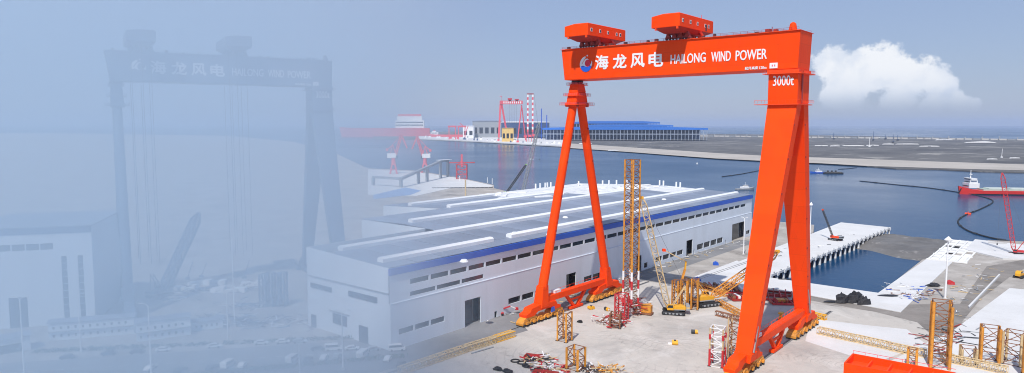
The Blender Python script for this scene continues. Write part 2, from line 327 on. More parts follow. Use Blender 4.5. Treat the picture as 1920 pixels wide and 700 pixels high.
# ------------------------------------------------------------------ the gantry crane
def build_crane(name, label, loc, rz, ropes=False, mm=None):
    mm = mm or {}
    g = lambda m: mm.get(m.name, m)
    OR, OW, DR, WH, YL = g(ORANGE), g(ORANGE2), g(DARKRED), g(WHITEP), g(YELLOW)
    T = thing(name, label, 'crane', loc, rz)
    # girder
    b = MB(); b.hexa([(-55.6,-7.5,117.5),(58,-7.5,117.5),(58,7.5,117.5),(-55.6,7.5,117.5)], [(-57.6,-7.5,132.5),(58.6,-7.5,132.5),(58.6,7.5,132.5),(-57.6,7.5,132.5)])
    gd = b.build('girder', OR, T, bevel=.15)
    b = MB()
    for s in (-1, 1): b.box(-57.9, 58.9, s*7.9-.25, s*7.9+.25, 132.45, 132.7)
    b.box(-57.9, 58.9, -7.6, 7.6, 132.52, 132.62); b.build('top_flange', g(ORANGE2), gd)
    b = MB()
    for y in (-6.3, 6.3): b.box(-56, 56, y-.15, y+.15, 132.62, 133.0)
    b.build('trolley_rail', g(STEELDK), gd)
    for y in (-7.7, 7.7):
        b = MB()
        for i in range(40): b.bar((-57+i*2.95, y, 132.6), (-57+i*2.95, y, 133.75), .09)
        for z in (133.2, 133.75): b.bar((-57, y, z), (58, y, z), .09)
        b.build('handrail', g(DARKRED), gd)
    for x in (-54.5, -30, -22, -10, -6, 17, 22, 40): MB().box(x, x+random.uniform(.8, 1.8), -6.9, -5.6, 132.6, 133.2+random.random()*1.1).build('equipment_box', g(STEELDK), gd)
    b = MB(); b.tube((55, -5.5, 132.6), (55, -5.5, 135.4), 1.7, 1.2, 14); b.tube((55, -5.5, 135.4), (55, -5.5, 136), 1.2, .5, 14); b.build('rope_housing', OR, gd, smooth=True)
    b = MB(); b.box(44, 46, -6, -4, 132.6, 134.2); b.box(47.5, 49, -6.5, -4.5, 132.6, 133.8); b.bar((46.5,-5,132.6), (46.5,-5,135), .25); b.build('winch', g(DARKRED), gd)
    # lettering on the camera-side web
    Y = -7.5
    for ch, x0, x1, z0, z1 in (('海',-37.2,-30,121.9,128.4),('龙',-27.2,-20.1,121.8,128.2),('风',-17.6,-10.6,121.7,128.0),('电',-8.2,-1.2,121.6,127.9)):
        text(ch, 'lettering', gd, x0, x1, z0, z1, Y, WH, bold=.028)
    for ch, x0, x1, z0, z1 in (('HAILONG',2.7,19.2,122.2,126.3),('WIND',21.8,30.4,122.1,126.2),('POWER',32.6,45.6,122.0,126.1),('起升高度',36.7,42.2,117.95,119.15),('120m',42.8,45.6,117.95,119.05)):
        text(ch, 'lettering', gd, x0, x1, z0, z1, Y, WH, bold=.016 if z1 > 120 else .03)
    b = MB(); b.box(46.9, 50.1, Y-.18, Y-.04, 118.0, 120.2); pl = b.build('sign_plate', WH, gd)
    for x in (48.0, 49.0): MB().box(x-.18, x+.18, Y-.24, Y-.17, 118.75, 119.5).build('sign_mark', g(EMRED), gd)
    # emblem: white wave curling round a red disc above a blue bowl of water
    cx, cz, r = -42.7, 124.6, 3.9
    pt = lambda u, v: (cx+u*r*.92, cz+v*r)
    arc = lambda ux, vz, rad, a0, a1, n=14: [(ux+rad*math.cos(R(a0+(a1-a0)*i/n)), vz+rad*math.sin(R(a0+(a1-a0)*i/n))) for i in range(n+1)]
    bowl = arc(0, 0, .93, 196, 344) + [(.55,-.12),(.2,-.30),(-.15,-.24),(-.5,-.12)]
    b = MB(); b.prism([pt(*p) for p in bowl], 'y', Y-.22, Y-.05); b.build('emblem_water', g(EMBLUE), gd)
    b = MB(); b.prism([pt(*p) for p in arc(.28, .14, .44, 0, 345, 22)], 'y', Y-.26, Y-.05); b.build('emblem_sun', g(EMRED), gd)
    wave = arc(0, 0, 1.0, 200, 108, 12) + [(-.12,1.02),(-.05,.86),(-.35,.55),(-.62,.2),(-.66,-.02),(-.35,.42),(-.05,.68),(.2,.72),(.42,.58),(.5,.42),(.36,.5),(.18,.5),(-.02,.38),(-.14,.1),(-.02,-.16),(.3,-.3),(.62,-.18),(.85,.12),(.93,.42),(1.0,.2),(.98,-.1),(.86,-.34),(.5,-.22),(.2,-.42),(-.15,-.34),(-.5,-.2),(-.8,-.34)]
    b = MB(); b.prism([pt(*p) for p in wave], 'y', Y-.2, Y-.05); b.build('emblem_wave', WH, gd)
    b = MB(); b.prism([pt(*p) for p in arc(.2, 1.08, .1, 0, 330, 10)], 'y', Y-.2, Y-.05); b.build('emblem_drop', WH, gd)
    if ropes:
        for x in (-46, -41, -37, 1, 5, 10):
            b = MB()
            for y in (-9, 9): b.tube((x, y, 22), (x, y, 137), .15, .15, 5)
            b.build('hoist_rope', g(STEELDK), gd)
    # trolleys with their machinery houses
    for x0, side in ((-48.2, 0), (-1.6, 1)):
        x1 = x0+13.4; tr = MB(); m = (x0+x1)/2
        tr.hexa([(x0,-18,137.2),(x1,-18,137.2),(x1,16,137.2),(x0,16,137.2)], [(x0,-18,142.1),(x1,-18,142.6),(x1,16,142.6),(x0,16,142.1)])
        tr.hexa([(x0,-18,142.1),(x1,-18,142.6),(x1,16,142.6),(x0,16,142.1)], [(x0+5.5,-17.7,143.0),(x1-.3,-17.7,142.9),(x1-.3,15.7,142.9),(x0+5.5,15.7,143.0)])
        tr = tr.build('trolley', OR, T, bevel=.1)
        b = MB(); b.hexa([(x0+2.4,-11,135.4),(x1-2.4,-11,135.4),(x1-2.4,10,135.4),(x0+2.4,10,135.4)], [(x0+.3,-17.5,137.3),(x1-.3,-17.5,137.3),(x1-.3,15.5,137.3),(x0+.3,15.5,137.3)])
        b.build('undercarriage', DR, tr)  # darker red than the house: shade beneath it painted in
        for y in (-6.3, 6.3):
            b = MB()
            for k in range(4):
                xx = x0+1+k*3.1; b.prism([(xx,133.6),(xx+2.6,133.6),(xx+2.0,135.0),(xx+1.6,136.6),(xx+1.0,136.6),(xx+.6,135.0)], 'y', y-.9, y+.9)
            b.build('wheel_truck', DR, tr)  # dark red carries the shade below the house
            for k in range(8): b = MB(); xx = x0+1.4+k*1.6; b.tube((xx, y-.5, 133.45), (xx, y+.5, 133.45), .45, .45, 10); b.build('wheel', g(STEELDK), tr)
        for y in (-15, -7.5, -0.5, 7.5, 11):
            b = MB(); b.box(x1-.02, x1+.10, y-.75, y+.75, 139.1, 140.7); b.build('window_frame', WH, tr)
            b = MB(); b.box(x1+.08, x1+.16, y-.48, y+.48, 139.35, 140.45); b.build('window', g(GLASS), tr)
        for x in (x0+2, x1-1.2): b = MB(); b.box(x-.4, x+.4, -17.9, -17, 136.2, 137.3); b.build('bumper', OW, tr)
        b = MB(); b.bar((x1-.5, 3, 137.4), (x1-.5, 9, 133.2), .5, 1.3)
        for s in (0, 1): b.bar((x1-.5, 3, 138.2+s*.0), (x1-.5, 9, 134.0), .08)
        b.build('stair', OW if side else DR, tr)
        if side:
            b = MB(); b.box(x1-.02, x1+.14, 9.1-1.4, 9.1-.3, 137.6, 140.4); b.build('door', g(STEELDK), tr)
            b = MB(); b.bar((x1-1, 5.5, 142.9), (x1-1, 5.5, 144.6), .18); b.build('mast', g(PINKRED), tr)
    # hinged leg: head with three platforms, two tubes spreading to the rail
    hx = -53.0
    b = MB()
    def sect(z, wx, wy): return [(hx-wx,-wy,z),(hx+wx,-wy,z),(hx+wx,wy,z),(hx-wx,wy,z)]
    b.hexa(sect(111.5,2.9,4.0), sect(115.9,2.4,2.9)); b.hexa(sect(106.4,3.0,5.4), sect(111.5,2.9,4.0)); b.hexa(sect(104.2,3.1,6.4), sect(106.4,3.1,6.4))
    hd = b.build('leg_head', OR, T, bevel=.4)
    b = MB(); b.box(hx-1.6, hx+1.6, -2, 2, 115.9, 117.5); b.tube((hx-3,0,116.8), (hx+3,0,116.8), .9, .9, 12); b.build('hinge', g(STEELDK), hd)
    for z, rr in ((115.2, 4.4), (109.8, 5.8), (105.2, 7.6)):
        b = MB(); b.box(hx-rr*.62-.9, hx+rr*.62+.9, -rr, rr, z-.12, z+.12); b.build('platform', OW, hd)
        b = MB()
        for i in range(9):
            a = i/8*2-1
            for s in (-1, 1): b.bar((hx+s*(rr*.62+.8), a*rr*.98, z), (hx+s*(rr*.62+.8), a*rr*.98, z+1.2), .1); b.bar((hx+a*(rr*.62+.8), s*rr*.98, z), (hx+a*(rr*.62+.8), s*rr*.98, z+1.2), .1)
        for h in (.65, 1.2):
            for s in (-1, 1): b.bar((hx+s*(rr*.62+.8), -rr*.98, z+h), (hx+s*(rr*.62+.8), rr*.98, z+h), .1); b.bar((hx-rr*.62-.8, s*rr*.98, z+h), (hx+rr*.62+.8, s*rr*.98, z+h), .1)
        b.build('handrail', PINKRED if not mm else OW, hd)['kind'] = 'stuff'
    for s in (-1, 1):
        b = MB(); b.tube((hx+3.0, s*4.2, 105.3), (hx+3.5, s*4.2, 105.3), 1.1, 1.1, 14); b.build('hinge_pin', g(DARKRED), hd)
        b = MB(); b.tube((hx, s*3.6, 104.8), (hx, s*28.6, 15), 2.15, 2.35, 20)
        lg = b.build('leg_tube', OR, T, smooth=True)
        b = MB(); yy = s*29.6
        b.hexa([(hx-2.7,yy-3.0,6.6),(hx+2.7,yy-3.0,6.6),(hx+2.7,yy+3.0,6.6),(hx-2.7,yy+3.0,6.6)], [(hx-2.1,yy-s*1.2-2.2,17),(hx+2.1,yy-s*1.2-2.2,17),(hx+2.1,yy-s*1.2+2.2,17),(hx-2.1,yy-s*1.2+2.2,17)])
        b.build('leg_foot', OR, lg, bevel=.25)
        for k in range(5):
            p = Vector((hx, s*3.6, 104.8)).lerp(Vector((hx, s*28.6, 15)), (k+.7)/5.4); MB().box(hx+2.0, hx+2.6, p.y-.3, p.y+.3, p.z-.5, p.z+.5).build('lug', g(DARKRED), lg)
    # rigid leg: box column that parts into two tapering box legs
    b = MB(); b.hexa([(46.4,-7.2,103.5),(58.2,-7.2,103.5),(58.2,7.2,103.5),(46.4,7.2,103.5)], [(46.4,-7.2,117.48),(58.2,-7.2,117.48),(58.2,7.2,117.48),(46.4,7.2,117.48)])
    cl = b.build('column', OR, T, bevel=.12)
    b = MB(); b.box(44.6, 60, -9, 9, 115.6, 115.9); b.box(46.0, 58.6, -7.7, 7.7, 115.9, 117.3); b.build('collar', OW, cl)
    b = MB()
    for z, xa in ((115.9, 44.7), (104.0, 41.6)):
        for i in range(14):
            t_ = i/13; b.bar((xa+(59.8-xa)*t_, -8.9, z), (xa+(59.8-xa)*t_, -8.9, z+1.1), .09); b.bar((59.8, -8.9+17.8*t_, z), (59.8, -8.9+17.8*t_, z+1.1), .09)
        b.bar((xa, -8.9, z+1.1), (59.8, -8.9, z+1.1), .1); b.bar((59.8, -8.9, z+1.1), (59.8, 8.9, z+1.1), .1)
    b.build('handrail', OW, cl)
    b = MB(); b.box(45.4, 59.2, -8.9, 8.9, 103.2, 103.55); b.box(41.4, 45.4, -8.9, -4.5, 103.3, 103.5); b.build('platform', OW, cl)
    b = MB()
    for i in range(6): b.box(46.8+i*1.95, 48.2+i*1.95, -7.32, -7.19, 102.4, 102.9)
    b.box(57.9, 58.6, -3, -1.8, 104, 117); b.build('bracket', DR, cl)
    text('3000t', 'lettering', cl, 48.4, 56.6, 110.9, 114.9, -7.2, WH, bold=.012)
    for nm, top, bot in (('box_leg', [(46.4,-7.2),(58.2,-7.2),(58.2,-1.6),(46.4,-1.6)], [(49.0,-40.5),(55.3,-40.5),(55.3,-35.5),(49.0,-35.5)]),
                         ('box_leg', [(46.4,1.2),(58.2,1.2),(58.2,7.2),(46.4,7.2)], [(48.4,30.5),(54.2,30.5),(54.2,35.5),(48.4,35.5)])):
        b = MB(); b.hexa([(x, y, 8.6) for x, y in bot], [(x, y, 103.3) for x, y in top]); lg = b.build(nm, OR, T, bevel=.12)
        s = 1 if top[0][1] > 0 else -1
        for k in range(7):
            t_ = (k+.6)/7
            e0, e1 = Vector((*top[1], 103.3)), Vector((*bot[1], 8.6)); p = e0.lerp(e1, t_); MB().box(p.x-.1, p.x+.35, p.y+.5, p.y+1.0, p.z-.35, p.z+.35).build('lug', DR, lg)
        xm = (bot[0][0]+bot[1][0])/2; ym = (bot[0][1]+bot[2][1])/2
        b = MB(); b.hexa([(xm-3.0,ym-3.2,5.2),(xm+3.0,ym-3.2,5.2),(xm+3.0,ym+3.2,5.2),(xm-3.0,ym+3.2,5.2)], [(xm-3.5,ym-2.9,8.8),(xm+3.5,ym-2.9,8.8),(xm+3.5,ym+2.9,8.8),(xm-3.5,ym+2.9,8.8)]); b.build('leg_foot', OR, lg, bevel=.2)
        b = MB(); b.bar((xm+3.3, ym+s*.5, 9), (xm+3.1, ym-s*7, 27), .5, .9); b.build('ladder', g(GREYST), lg)
    b = MB(); b.hexa([(51.5,-14,82),(53,-14,82),(53,11.5,82),(51.5,11.5,82)], [(51.5,-5,103.2),(53,-5,103.2),(53,5,103.2),(51.5,5,103.2)]); b.build('web_plate', OR, T)
    # sill beams with their central strut, equalisers and bogies on both rails
    wheel = None
    for sx, y0, y1 in ((hx, -29.6, 29.6), (51.6, -38, 33)):
        b = MB(); b.box(sx-1.7, sx+1.7, y0+2.4, y1-2.4, 8.3, 11.3); sb = b.build('sill_beam', OR, T, bevel=.15)
        ym = (y0+y1)/2; b = MB()
        for s in (-1, 1): b.bar((sx, ym+s*9, 8.6), (sx, ym+s*1.5, 1.2), 1.4, 1.4)
        b.bar((sx, ym-5.6, 5.2), (sx, ym+5.6, 5.2), .7, .9); b.box(sx-1.1, sx+1.1, ym-5.5, ym+5.5, .35, 1.5); b.build('strut', OR, sb)
        b = MB(); b.box(sx-1.2, sx+1.2, y0+10, y0+15, 11.4, 12.8); b.build('cabinet', WH, sb)
        b = MB()
        for yy in range(int(y0+6), int(y1-6), 4): b.bar((sx-1.6, yy, 11.3), (sx-1.6, yy, 12.5), .1); b.bar((sx+1.6, yy, 11.3), (sx+1.6, yy, 12.5), .1)
        for s in (-1, 1): b.bar((sx+s*1.6, y0+5, 12.5), (sx+s*1.6, y1-6, 12.5), .1)
        b.build('handrail', OW, sb)
        for yc in (y0, y1):
            b = MB(); b.prism([(yc-14,4.0),(yc-14.4,5.6),(yc-11.4,6.4),(yc-10.2,8.0),(yc-4,8.6),(yc+4,8.6),(yc+9.5,8.2),(yc+10.6,6.2),(yc+13.4,5.4),(yc+13.4,4.0),(yc+8,4.0),(yc+5,5.6),(yc-5,5.6),(yc-8,4.0)], 'x', sx-2.3, sx+2.3)
            eq = b.build('equaliser', OR, T, bevel=.2)
            for s in (-1, 1):
                b = MB(); b.prism([(yc+s*10.5-5.4,2.5),(yc+s*10.5-5.2,3.3),(yc+s*10.5-2.2,4.6),(yc+s*10.5+2.2,4.6),(yc+s*10.5+5.2,3.3),(yc+s*10.5+5.4,2.5)], 'x', sx-1.9, sx+1.9); b.build('rocker', YL, eq, bevel=.15)
            for k in range(6):
                y = yc-14.2+k*5.55
                b = MB(); b.prism([(y-2.4,.7),(y-2.5,1.8),(y-1.4,3.0),(y+1.4,3.0),(y+2.5,1.8),(y+2.4,.7),(y+1.9,1.3),(y-1.9,1.3)], 'x', sx-2.2, sx+2.2); b.box(sx-1.9, sx+1.9, y-.35, y+.35, 1.5, 2.9); b.box(sx+2.2, sx+3.0, y-.6, y+.9, 1.1, 2.2)
                bg_ = b.build('bogie', YL, T, bevel=.1)
                for q in (-1.45, 1.45):
                    if wheel is None:
                        wb = MB(); wb.tube((-2.35,0,0), (2.35,0,0), .7, .7, 14); wb.tube((-2.55,0,0), (2.55,0,0), .3, .3, 10); wheel = wb.build('wheel', g(STEELDK), bg_); wheel.location = (sx, y+q, .75)
                    else: inst(wheel, bg_, (sx, y+q, .75))
        if sx < 0:
            b = MB(); b.hexa([(sx+2.6,-25,3.2),(sx+3.0,-25,3.2),(sx+3.0,-22,3.4),(sx+2.6,-22,3.4)], [(sx+2.6,-24.4,5.6),(sx+2.9,-24.4,5.6),(sx+2.9,-22.4,5.8),(sx+2.6,-22.4,5.8)]); b.build('blue_cover', g(BLUEP), T)
    return T
build_crane('gantry_crane', 'huge bright orange gantry crane with white lettering standing astride the concrete yard', (-149.6, 294, 0), 0)
for x in (-202.6, -98.0):
    o = MB().box(x-.9, x+.9, 60, 372, .03, .10).build('crane_rail', ASPH); o['kind'] = 'structure'
    o = MB().box(x-.12, x+.12, 60, 372, .10, .34).build('rail_head', STEELDK); o['kind'] = 'structure'
# ------------------------------------------------------------------ the long white assembly shed
XW = -222.0
S = thing('assembly_shed', 'long white assembly shed with grey roof, blue eaves band and white ridge monitors', 'shed', (0,0,0))
Y0, Y1, ZE = 186.0, 588.0, 35.2
def wall_cells(b, a0, a1, z0, z1, holes, put):
    us = sorted({a0, a1, *[h[i] for h in holes for i in (0, 1)]}); zs = sorted({z0, z1, *[h[i] for h in holes for i in (2, 3)]})
    for u0, u1 in zip(us, us[1:]):
        for v0, v1 in zip(zs, zs[1:]):
            if u0 >= a1 or u1 <= a0 or v0 >= z1: continue
            uc, vc = (u0+u1)/2, (v0+v1)/2
            if any(h[0] < uc < h[1] and h[2] < vc < h[3] for h in holes): continue
            put(b, u0, u1, v0, v1)
def span(x0, y0, x1, y1):
    a = wp(x0, y0, XW); c = wp(x1, y1, XW); return (a[0], c[0], a[1], c[1])
holes = []; panes = []
def strip(a0, a1, z0, z1, n, gap=.9):
    step = (a1-a0)/n
    for i in range(n): h = (a0+i*step+gap/2, a0+(i+1)*step-gap/2, z0, z1); holes.append(h); panes.append(h)
strip(197, 575, 26.6, 28.9, 31, 1.2)
strip(197, 245, 21.3, 23.3, 3, 1.0)
strip(262, 295, 4.6, 7.6, 3, 1.4); strip(330, 358, 4.0, 7.2, 3, 1.4); strip(416, 458, 2.6, 6.0, 4, 1.4); strip(480, 528, 2.0, 6.2, 4, 1.4); strip(190, 218, 6.0, 8.5, 3)
doors = [(231, 242, .0, 12.8), (313, 322.5, .0, 11.6), (391, 397.5, .0, 10.5), (463, 473, .0, 11.4), (546, 573, .0, 14.2)]
smalls = [(252, 254, 0, 3.2), (324.5, 326.0, 0, 3.4), (401, 405.5, 1.2, 4.6), (475, 476.6, 0, 3.2), (533, 534.6, 0, 3.2), (576, 584, 2.2, 5.4), (553, 566, 19.6, 21.6)]
holes += doors+smalls
for nm, z0, z1, xo in (('lower_wall', 0, 20.0, 0.0), ('upper_wall', 20.0, ZE-2.9, -.45)):
    b = MB(); wall_cells(b, Y0, Y1, z0, z1, [h for h in holes if h[3] <= z1 and h[2] >= z0], lambda b, u0, u1, v0, v1: b.box(XW+xo-.5, XW+xo, u0, u1, v0, v1)); b.build(nm, WHITEW, S)
b = MB().box(XW-.5, XW+.12, Y0, Y1, 19.85, 20.15).build('ledge', WHITEW, S)
b = MB().box(XW-.6, XW+.35, Y0-.3, Y1+.3, ZE-2.9, ZE).build('eaves_band', BLUEP, S)
for h in panes: MB().box(XW-.95, XW-.8, h[0]-.2, h[1]+.2, h[2]-.2, h[3]+.2).build('window_pane', GLASS, S)
for h in doors: MB().box(XW-3.0, XW-2.8, h[0]-1, h[1]+1, h[2], h[3]+1).build('door', GLASS, S)  # dark sheet behind each opening stands for the unlit interior
for h in smalls: MB().box(XW-1.0, XW-.85, h[0]-.2, h[1]+.2, h[2], h[3]+.2).build('door' if h[2] == 0 else 'window_pane', GLASS, S)
# end wall facing the sea and stepped south walls of the three bays
BAYS = [(-222.0, -282.0, 186.0), (-282.0, -338.0, 262.0), (-338.0, -402.0, 332.0)]
def roof_z(x): return 35.6 + 3.6*(1-abs((x+312)/90.0))
for xa, xb, ys in BAYS:
    MB().hexa([(xb, ys, 0), (xa-.5, ys, 0), (xa-.5, ys+.5, 0), (xb, ys+.5, 0)], [(xb, ys, roof_z(xb)-.3), (xa-.5, ys, roof_z(xa)-.3), (xa-.5, ys+.5, roof_z(xa)-.3), (xb, ys+.5, roof_z(xb)-.3)]).build('end_wall', WHITEW, S)
    MB().hexa([(xb, Y1-.5, 0), (xa-.5, Y1-.5, 0), (xa-.5, Y1, 0), (xb, Y1, 0)], [(xb, Y1-.5, roof_z(xb)-.3), (xa-.5, Y1-.5, roof_z(xa)-.3), (xa-.5, Y1, roof_z(xa)-.3), (xb, Y1, roof_z(xb)-.3)]).build('end_wall', WHITEW, S)
MB().box(-402.5, -402, 332, Y1, 0, 35.2).build('rear_wall', WHITEW, S)
MB().box(-282.3, -281.8, 186, 262, 0, roof_z(-282)-.3).build('rear_wall', WHITEW, S); MB().box(-338.3, -337.8, 262, 332, 0, roof_z(-338)-.3).build('rear_wall', WHITEW, S)
# roof: separate sheets between the monitors, the far north-west bays still open with insulation
mon = [-233.0, -264.0, -301.0, -340.0, -380.0]
edges = [-222.6]+mon+[-402.0]
roofs = MB().box(-401, -224, 335, 586, 34.6, 34.9).build('roof_deck', GREYST, S)
step = 15.9; shared = {}
for i, (xa, xb) in enumerate(zip(edges, edges[1:])):
    ys = [b_[2] for b_ in BAYS if b_[1] <= (xa+xb)/2 <= b_[0]][0]
    k = int((Y1-ys)/step)
    st = (Y1-ys)/k
    key = (i, k)
    pb = MB(); pb.hexa([(xb, .22, roof_z(xb)-.25), (xa, .22, roof_z(xa)-.25), (xa, st-.22, roof_z(xa)-.25), (xb, st-.22, roof_z(xb)-.25)], [(xb, .22, roof_z(xb)), (xa, .22, roof_z(xa)), (xa, st-.22, roof_z(xa)), (xb, st-.22, roof_z(xb))])
    src = pb.build('roof_panel', ROOFM, S); src.location = (0, ys, 0)
    for j in range(1, k):
        y = ys+j*st
        lim = {5: 395, 4: 425, 3: 470, 2: 530}.get(i, 9e9)
        c = inst(src, S, (0, y, -.12 if y > lim else random.uniform(-.05, .05)))
        if y > lim: c.material_slots[0].link = 'OBJECT'; c.material_slots[0].material = FOIL
for i, x in enumerate(mon):
    ys = [b_[2] for b_ in BAYS if b_[1] <= x <= b_[0]][0]; ye = Y1-8 if i < 2 else (520, 470, 430)[i-2]; z = roof_z(x)
    segs = [(ys+6, ye)] if i != 0 else [(ys+4, 262), (276, ye)]
    for a, c in segs:
        b = MB(); b.prism([(x-1.9, z-.2), (x+1.9, z-.2), (x+1.9, z+1.5), (x+.9, z+2.2), (x-.9, z+2.2), (x-1.9, z+1.5)], 'y', a, c); b.build('ridge_monitor', ROOFW, S)
for i, x in enumerate((-301.0, -340.0, -380.0)):
    MB().box(x-.7, x+.7, (524, 474, 434)[i], Y1-5, roof_z(x)-.1, roof_z(x)+.35).build('ridge_frame', ROOFW, S)
for k in range(26):   # loose sheets and insulation bundles left on the roof
    x = random.uniform(-395, -300); y = random.uniform(400, 580) if x < -330 else random.uniform(500, 582); z = roof_z(x)
    b = MB(); w_, l_ = random.uniform(1, 3.2), random.uniform(2, 9); b.hexa([(-w_,-l_,-.3),(w_,-l_,-.3),(w_,l_,-.3),(-w_,l_,-.3)], [(-w_*.9,-l_*.95,.5),(w_*.9,-l_*.9,.7),(w_*.8,l_*.9,.6),(-w_*.9,l_*.95,.4)])
    o = b.build('insulation_bundle', FOIL, S); o.location = (x, y, z+.2); o.rotation_euler.z = random.uniform(0, 3)
for px, py in ((1030,432),(957,392),(1060,405),(1128,425),(965,432),(870,478),(1275,360),(1245,372),(1115,372)):
    p = gp(px, py, 38); b = MB(); b.tube((0,0,-.2), (0,0,.8), 2.0, 1.3, 9); o = b.build('insulation_bundle', ROOFW, S); o.location = (p.x, p.y, roof_z(p.x)); o.rotation_euler.z = px
for px in (955,976,1000,1010,1027,1052,1085,1130,1142,1156,1176,1262,1272,1305,1315):   # white posts along the north edge of the roof
    p = gp(px, 346, 38); MB().box(-.55, .55, -.55, .55, 0, 4.6).build('roof_post', ROOFW, S).location = (max(-398, p.x), min(585, p.y), roof_z(max(-398, p.x)))
# ------------------------------------------------------------------ dock pier on piles, basin edges, slabs and mud
D = thing('dock_pier', 'white concrete dock pier on rows of square piles beside the basin', 'pier', (0,0,0))
slabp = [(-183,456),(-153,432),(-146,470),(-140,640),(-140,712),(-184,722)]
def lerp2(a, c, t_): return (a[0]+(c[0]-a[0])*t_, a[1]+(c[1]-a[1])*t_)
nseg = 12
for i in range(nseg):
    def xr(y): return -152+(y-432)/(712-432)*13
    ya, yb = 436+i*23.2, 436+(i+1)*23.2-.15
    MB().hexa([(-184,ya+6,-.9),(xr(ya),ya,-.9),(xr(yb),yb,-.9),(-184,yb+6,-.9)], [(-184,ya+6,.6),(xr(ya),ya,.6),(xr(yb),yb,.6),(-184,yb+6,.6)]).build('deck_slab', QUAY, D)
for i in range(25):
    y = 438+i*11.4; x = -152+(y-432)/(712-432)*13
    MB().box(x-1.6, x-.25, y-.8, y+.8, -9, -.9).build('pile', QUAYW, D)
    MB().box(x-.2, x+.35, y-1.5, y+1.5, -1.8, .2).build('fender_panel', QUAYW, D)
    if i % 2: MB().box(x-14, x-12.6, y-.8, y+.8, -9, -.9).build('pile', QUAYW, D)
MB().box(-184, -155, 440, 722, -2.0, -.95).build('cross_beam', CONC, D)
for i in range(24):
    y = 444+i*11.4; x = -152+(y-432)/(712-432)*13
    MB().box(x-.9, x-.3, y-.5, y+.5, .6, 1.3).build('bollard', GREYST, D)
# mud bank closing the basin
b = MB(); nx, ny = 46, 22
from mathutils import noise as mnoise
for j in range(ny+1):
    for i in range(nx+1):
        u, v = i/nx, j/ny; x = -162+u*106; ya = 606-42*max(0, u-.25)**1.3*1.1+8*math.sin(u*9); yb = 716-12*u
        y = ya+(yb-ya)*v; e = min(v*4, (1-v)*6, 1); z = -7.8+e*4.6+mnoise.noise((x*.06, y*.06, 1))*1.3*e+mnoise.noise((x*.2, y*.2, 4))*.6*e
        b.v.append((x, y, z))
for j in range(ny):
    for i in range(nx): a = j*(nx+1)+i; b.f.append((a, a+1, a+nx+2, a+nx+1))
o = b.build('mud_bank', MUD, smooth=True); o['kind'] = 'structure'
slab('quay_block', [P2(1828,451), P2(1925,462), P2(1925,488), P2(1880,487), P2(1810,470)], 1.0, 6)
b = MB().tube((0,0,.0), (0,0,.12), 6.5, 6.5, 24); o = b.build('slab_ring', CONC); o.location = gp(1870, 458)+Vector((0,0,1.0)); o['kind'] = 'structure'
# unfinished slipway grid between the slab and the block
G = thing('slipway_frame', 'white concrete slipway grid with open bays beside the basin mouth', 'slipway', (0,0,0))
for i in range(5):
    x = -85+i*5.55; MB().box(x-.6, x+.6, 562, 672, -.3, .5+.1*(i%2)).build('beam', QUAYW, G)
for j in range(5):
    y = 563+j*26.4; MB().box(-86, -61.5, y-.8, y+.8, -.3, .72).build('beam', QUAYW, G)
for i in range(4):
    for j in range(4):
        for h_ in range(2):
            if random.random() < .78: MB().box(-84.2+i*5.55, -80.3+i*5.55, 565+j*26.4+h_*12.4, 576.2+j*26.4+h_*12.4+random.uniform(-3, .6), -.2, .35).build('infill_slab', QUAYW, G)
# pale slab area on the right and its roads
slab('storage_slab', [P2(1700,702), P2(1650,688), P2(1735,645), P2(1787,621), P2(1893,541), P2(2200,570), P2(2200,800)], .25, .8)
slab('slab_strip', [P2(1520,598), P2(1640,612), P2(1700,618), P2(1735,645), P2(1640,682), P2(1510,640)], .12, .3)
slab('kerb_wall', [P2(1815,578), P2(1873,517), P2(1875.5,518), P2(1817.5,580)], 1.2, 1.4)
flat('track', [P2(1500,560), P2(1640,585), P2(1720,605), P2(1760,640), P2(1790,620), P2(1840,560), P2(1893,520), P2(1960,480), P2(1850,500), P2(1800,570), P2(1640,572), P2(1520,552)], .06, ground_mat('damp_track', (.19, .172, .155), (.30, .275, .25), scale=.05, dirt=[((.12, .11, .10), .6, .06, .52, .68)]))
# ------------------------------------------------------------------ builders for the yard's machines
FACE = YAW
def lattice_tower(name, label, loc, rz, w, h, n, legm, brm, rc=.42, rb=.28, group=None, cat='tower', bands=None, lean=0, hs=None):
    T = thing(name, label, cat, loc, rz, group)
    br = MB(); ch = [MB() for _ in range(4)]
    MB().lattice(br, (0,0,.05), (lean,0,h), w, w, n, rc, rb, up=(0,1,0), chords=ch)
    for i, c in enumerate(ch):
        if hs:
            for k, v in enumerate(c.v): c.v[k] = (v[0], v[1], min(v[2], hs[i]))
        c.build('leg', legm, T)
    br.build('bracing', brm, T)
    if bands:
        for z0, z1, m in bands:
            for sx in (-1, 1):
                for sy in (-1, 1): MB().tube((sx*w/2, sy*w/2, z0), (sx*w/2, sy*w/2, z1), rc+.12, rc+.12, 8).build('painted_band', m, T)
    for sx in (-1, 1):
        for sy in (-1, 1): MB().box(sx*w/2-.7, sx*w/2+.7, sy*w/2-.7, sy*w/2+.7, 0, .2).build('foot_plate', STEELDK, T)
    return T
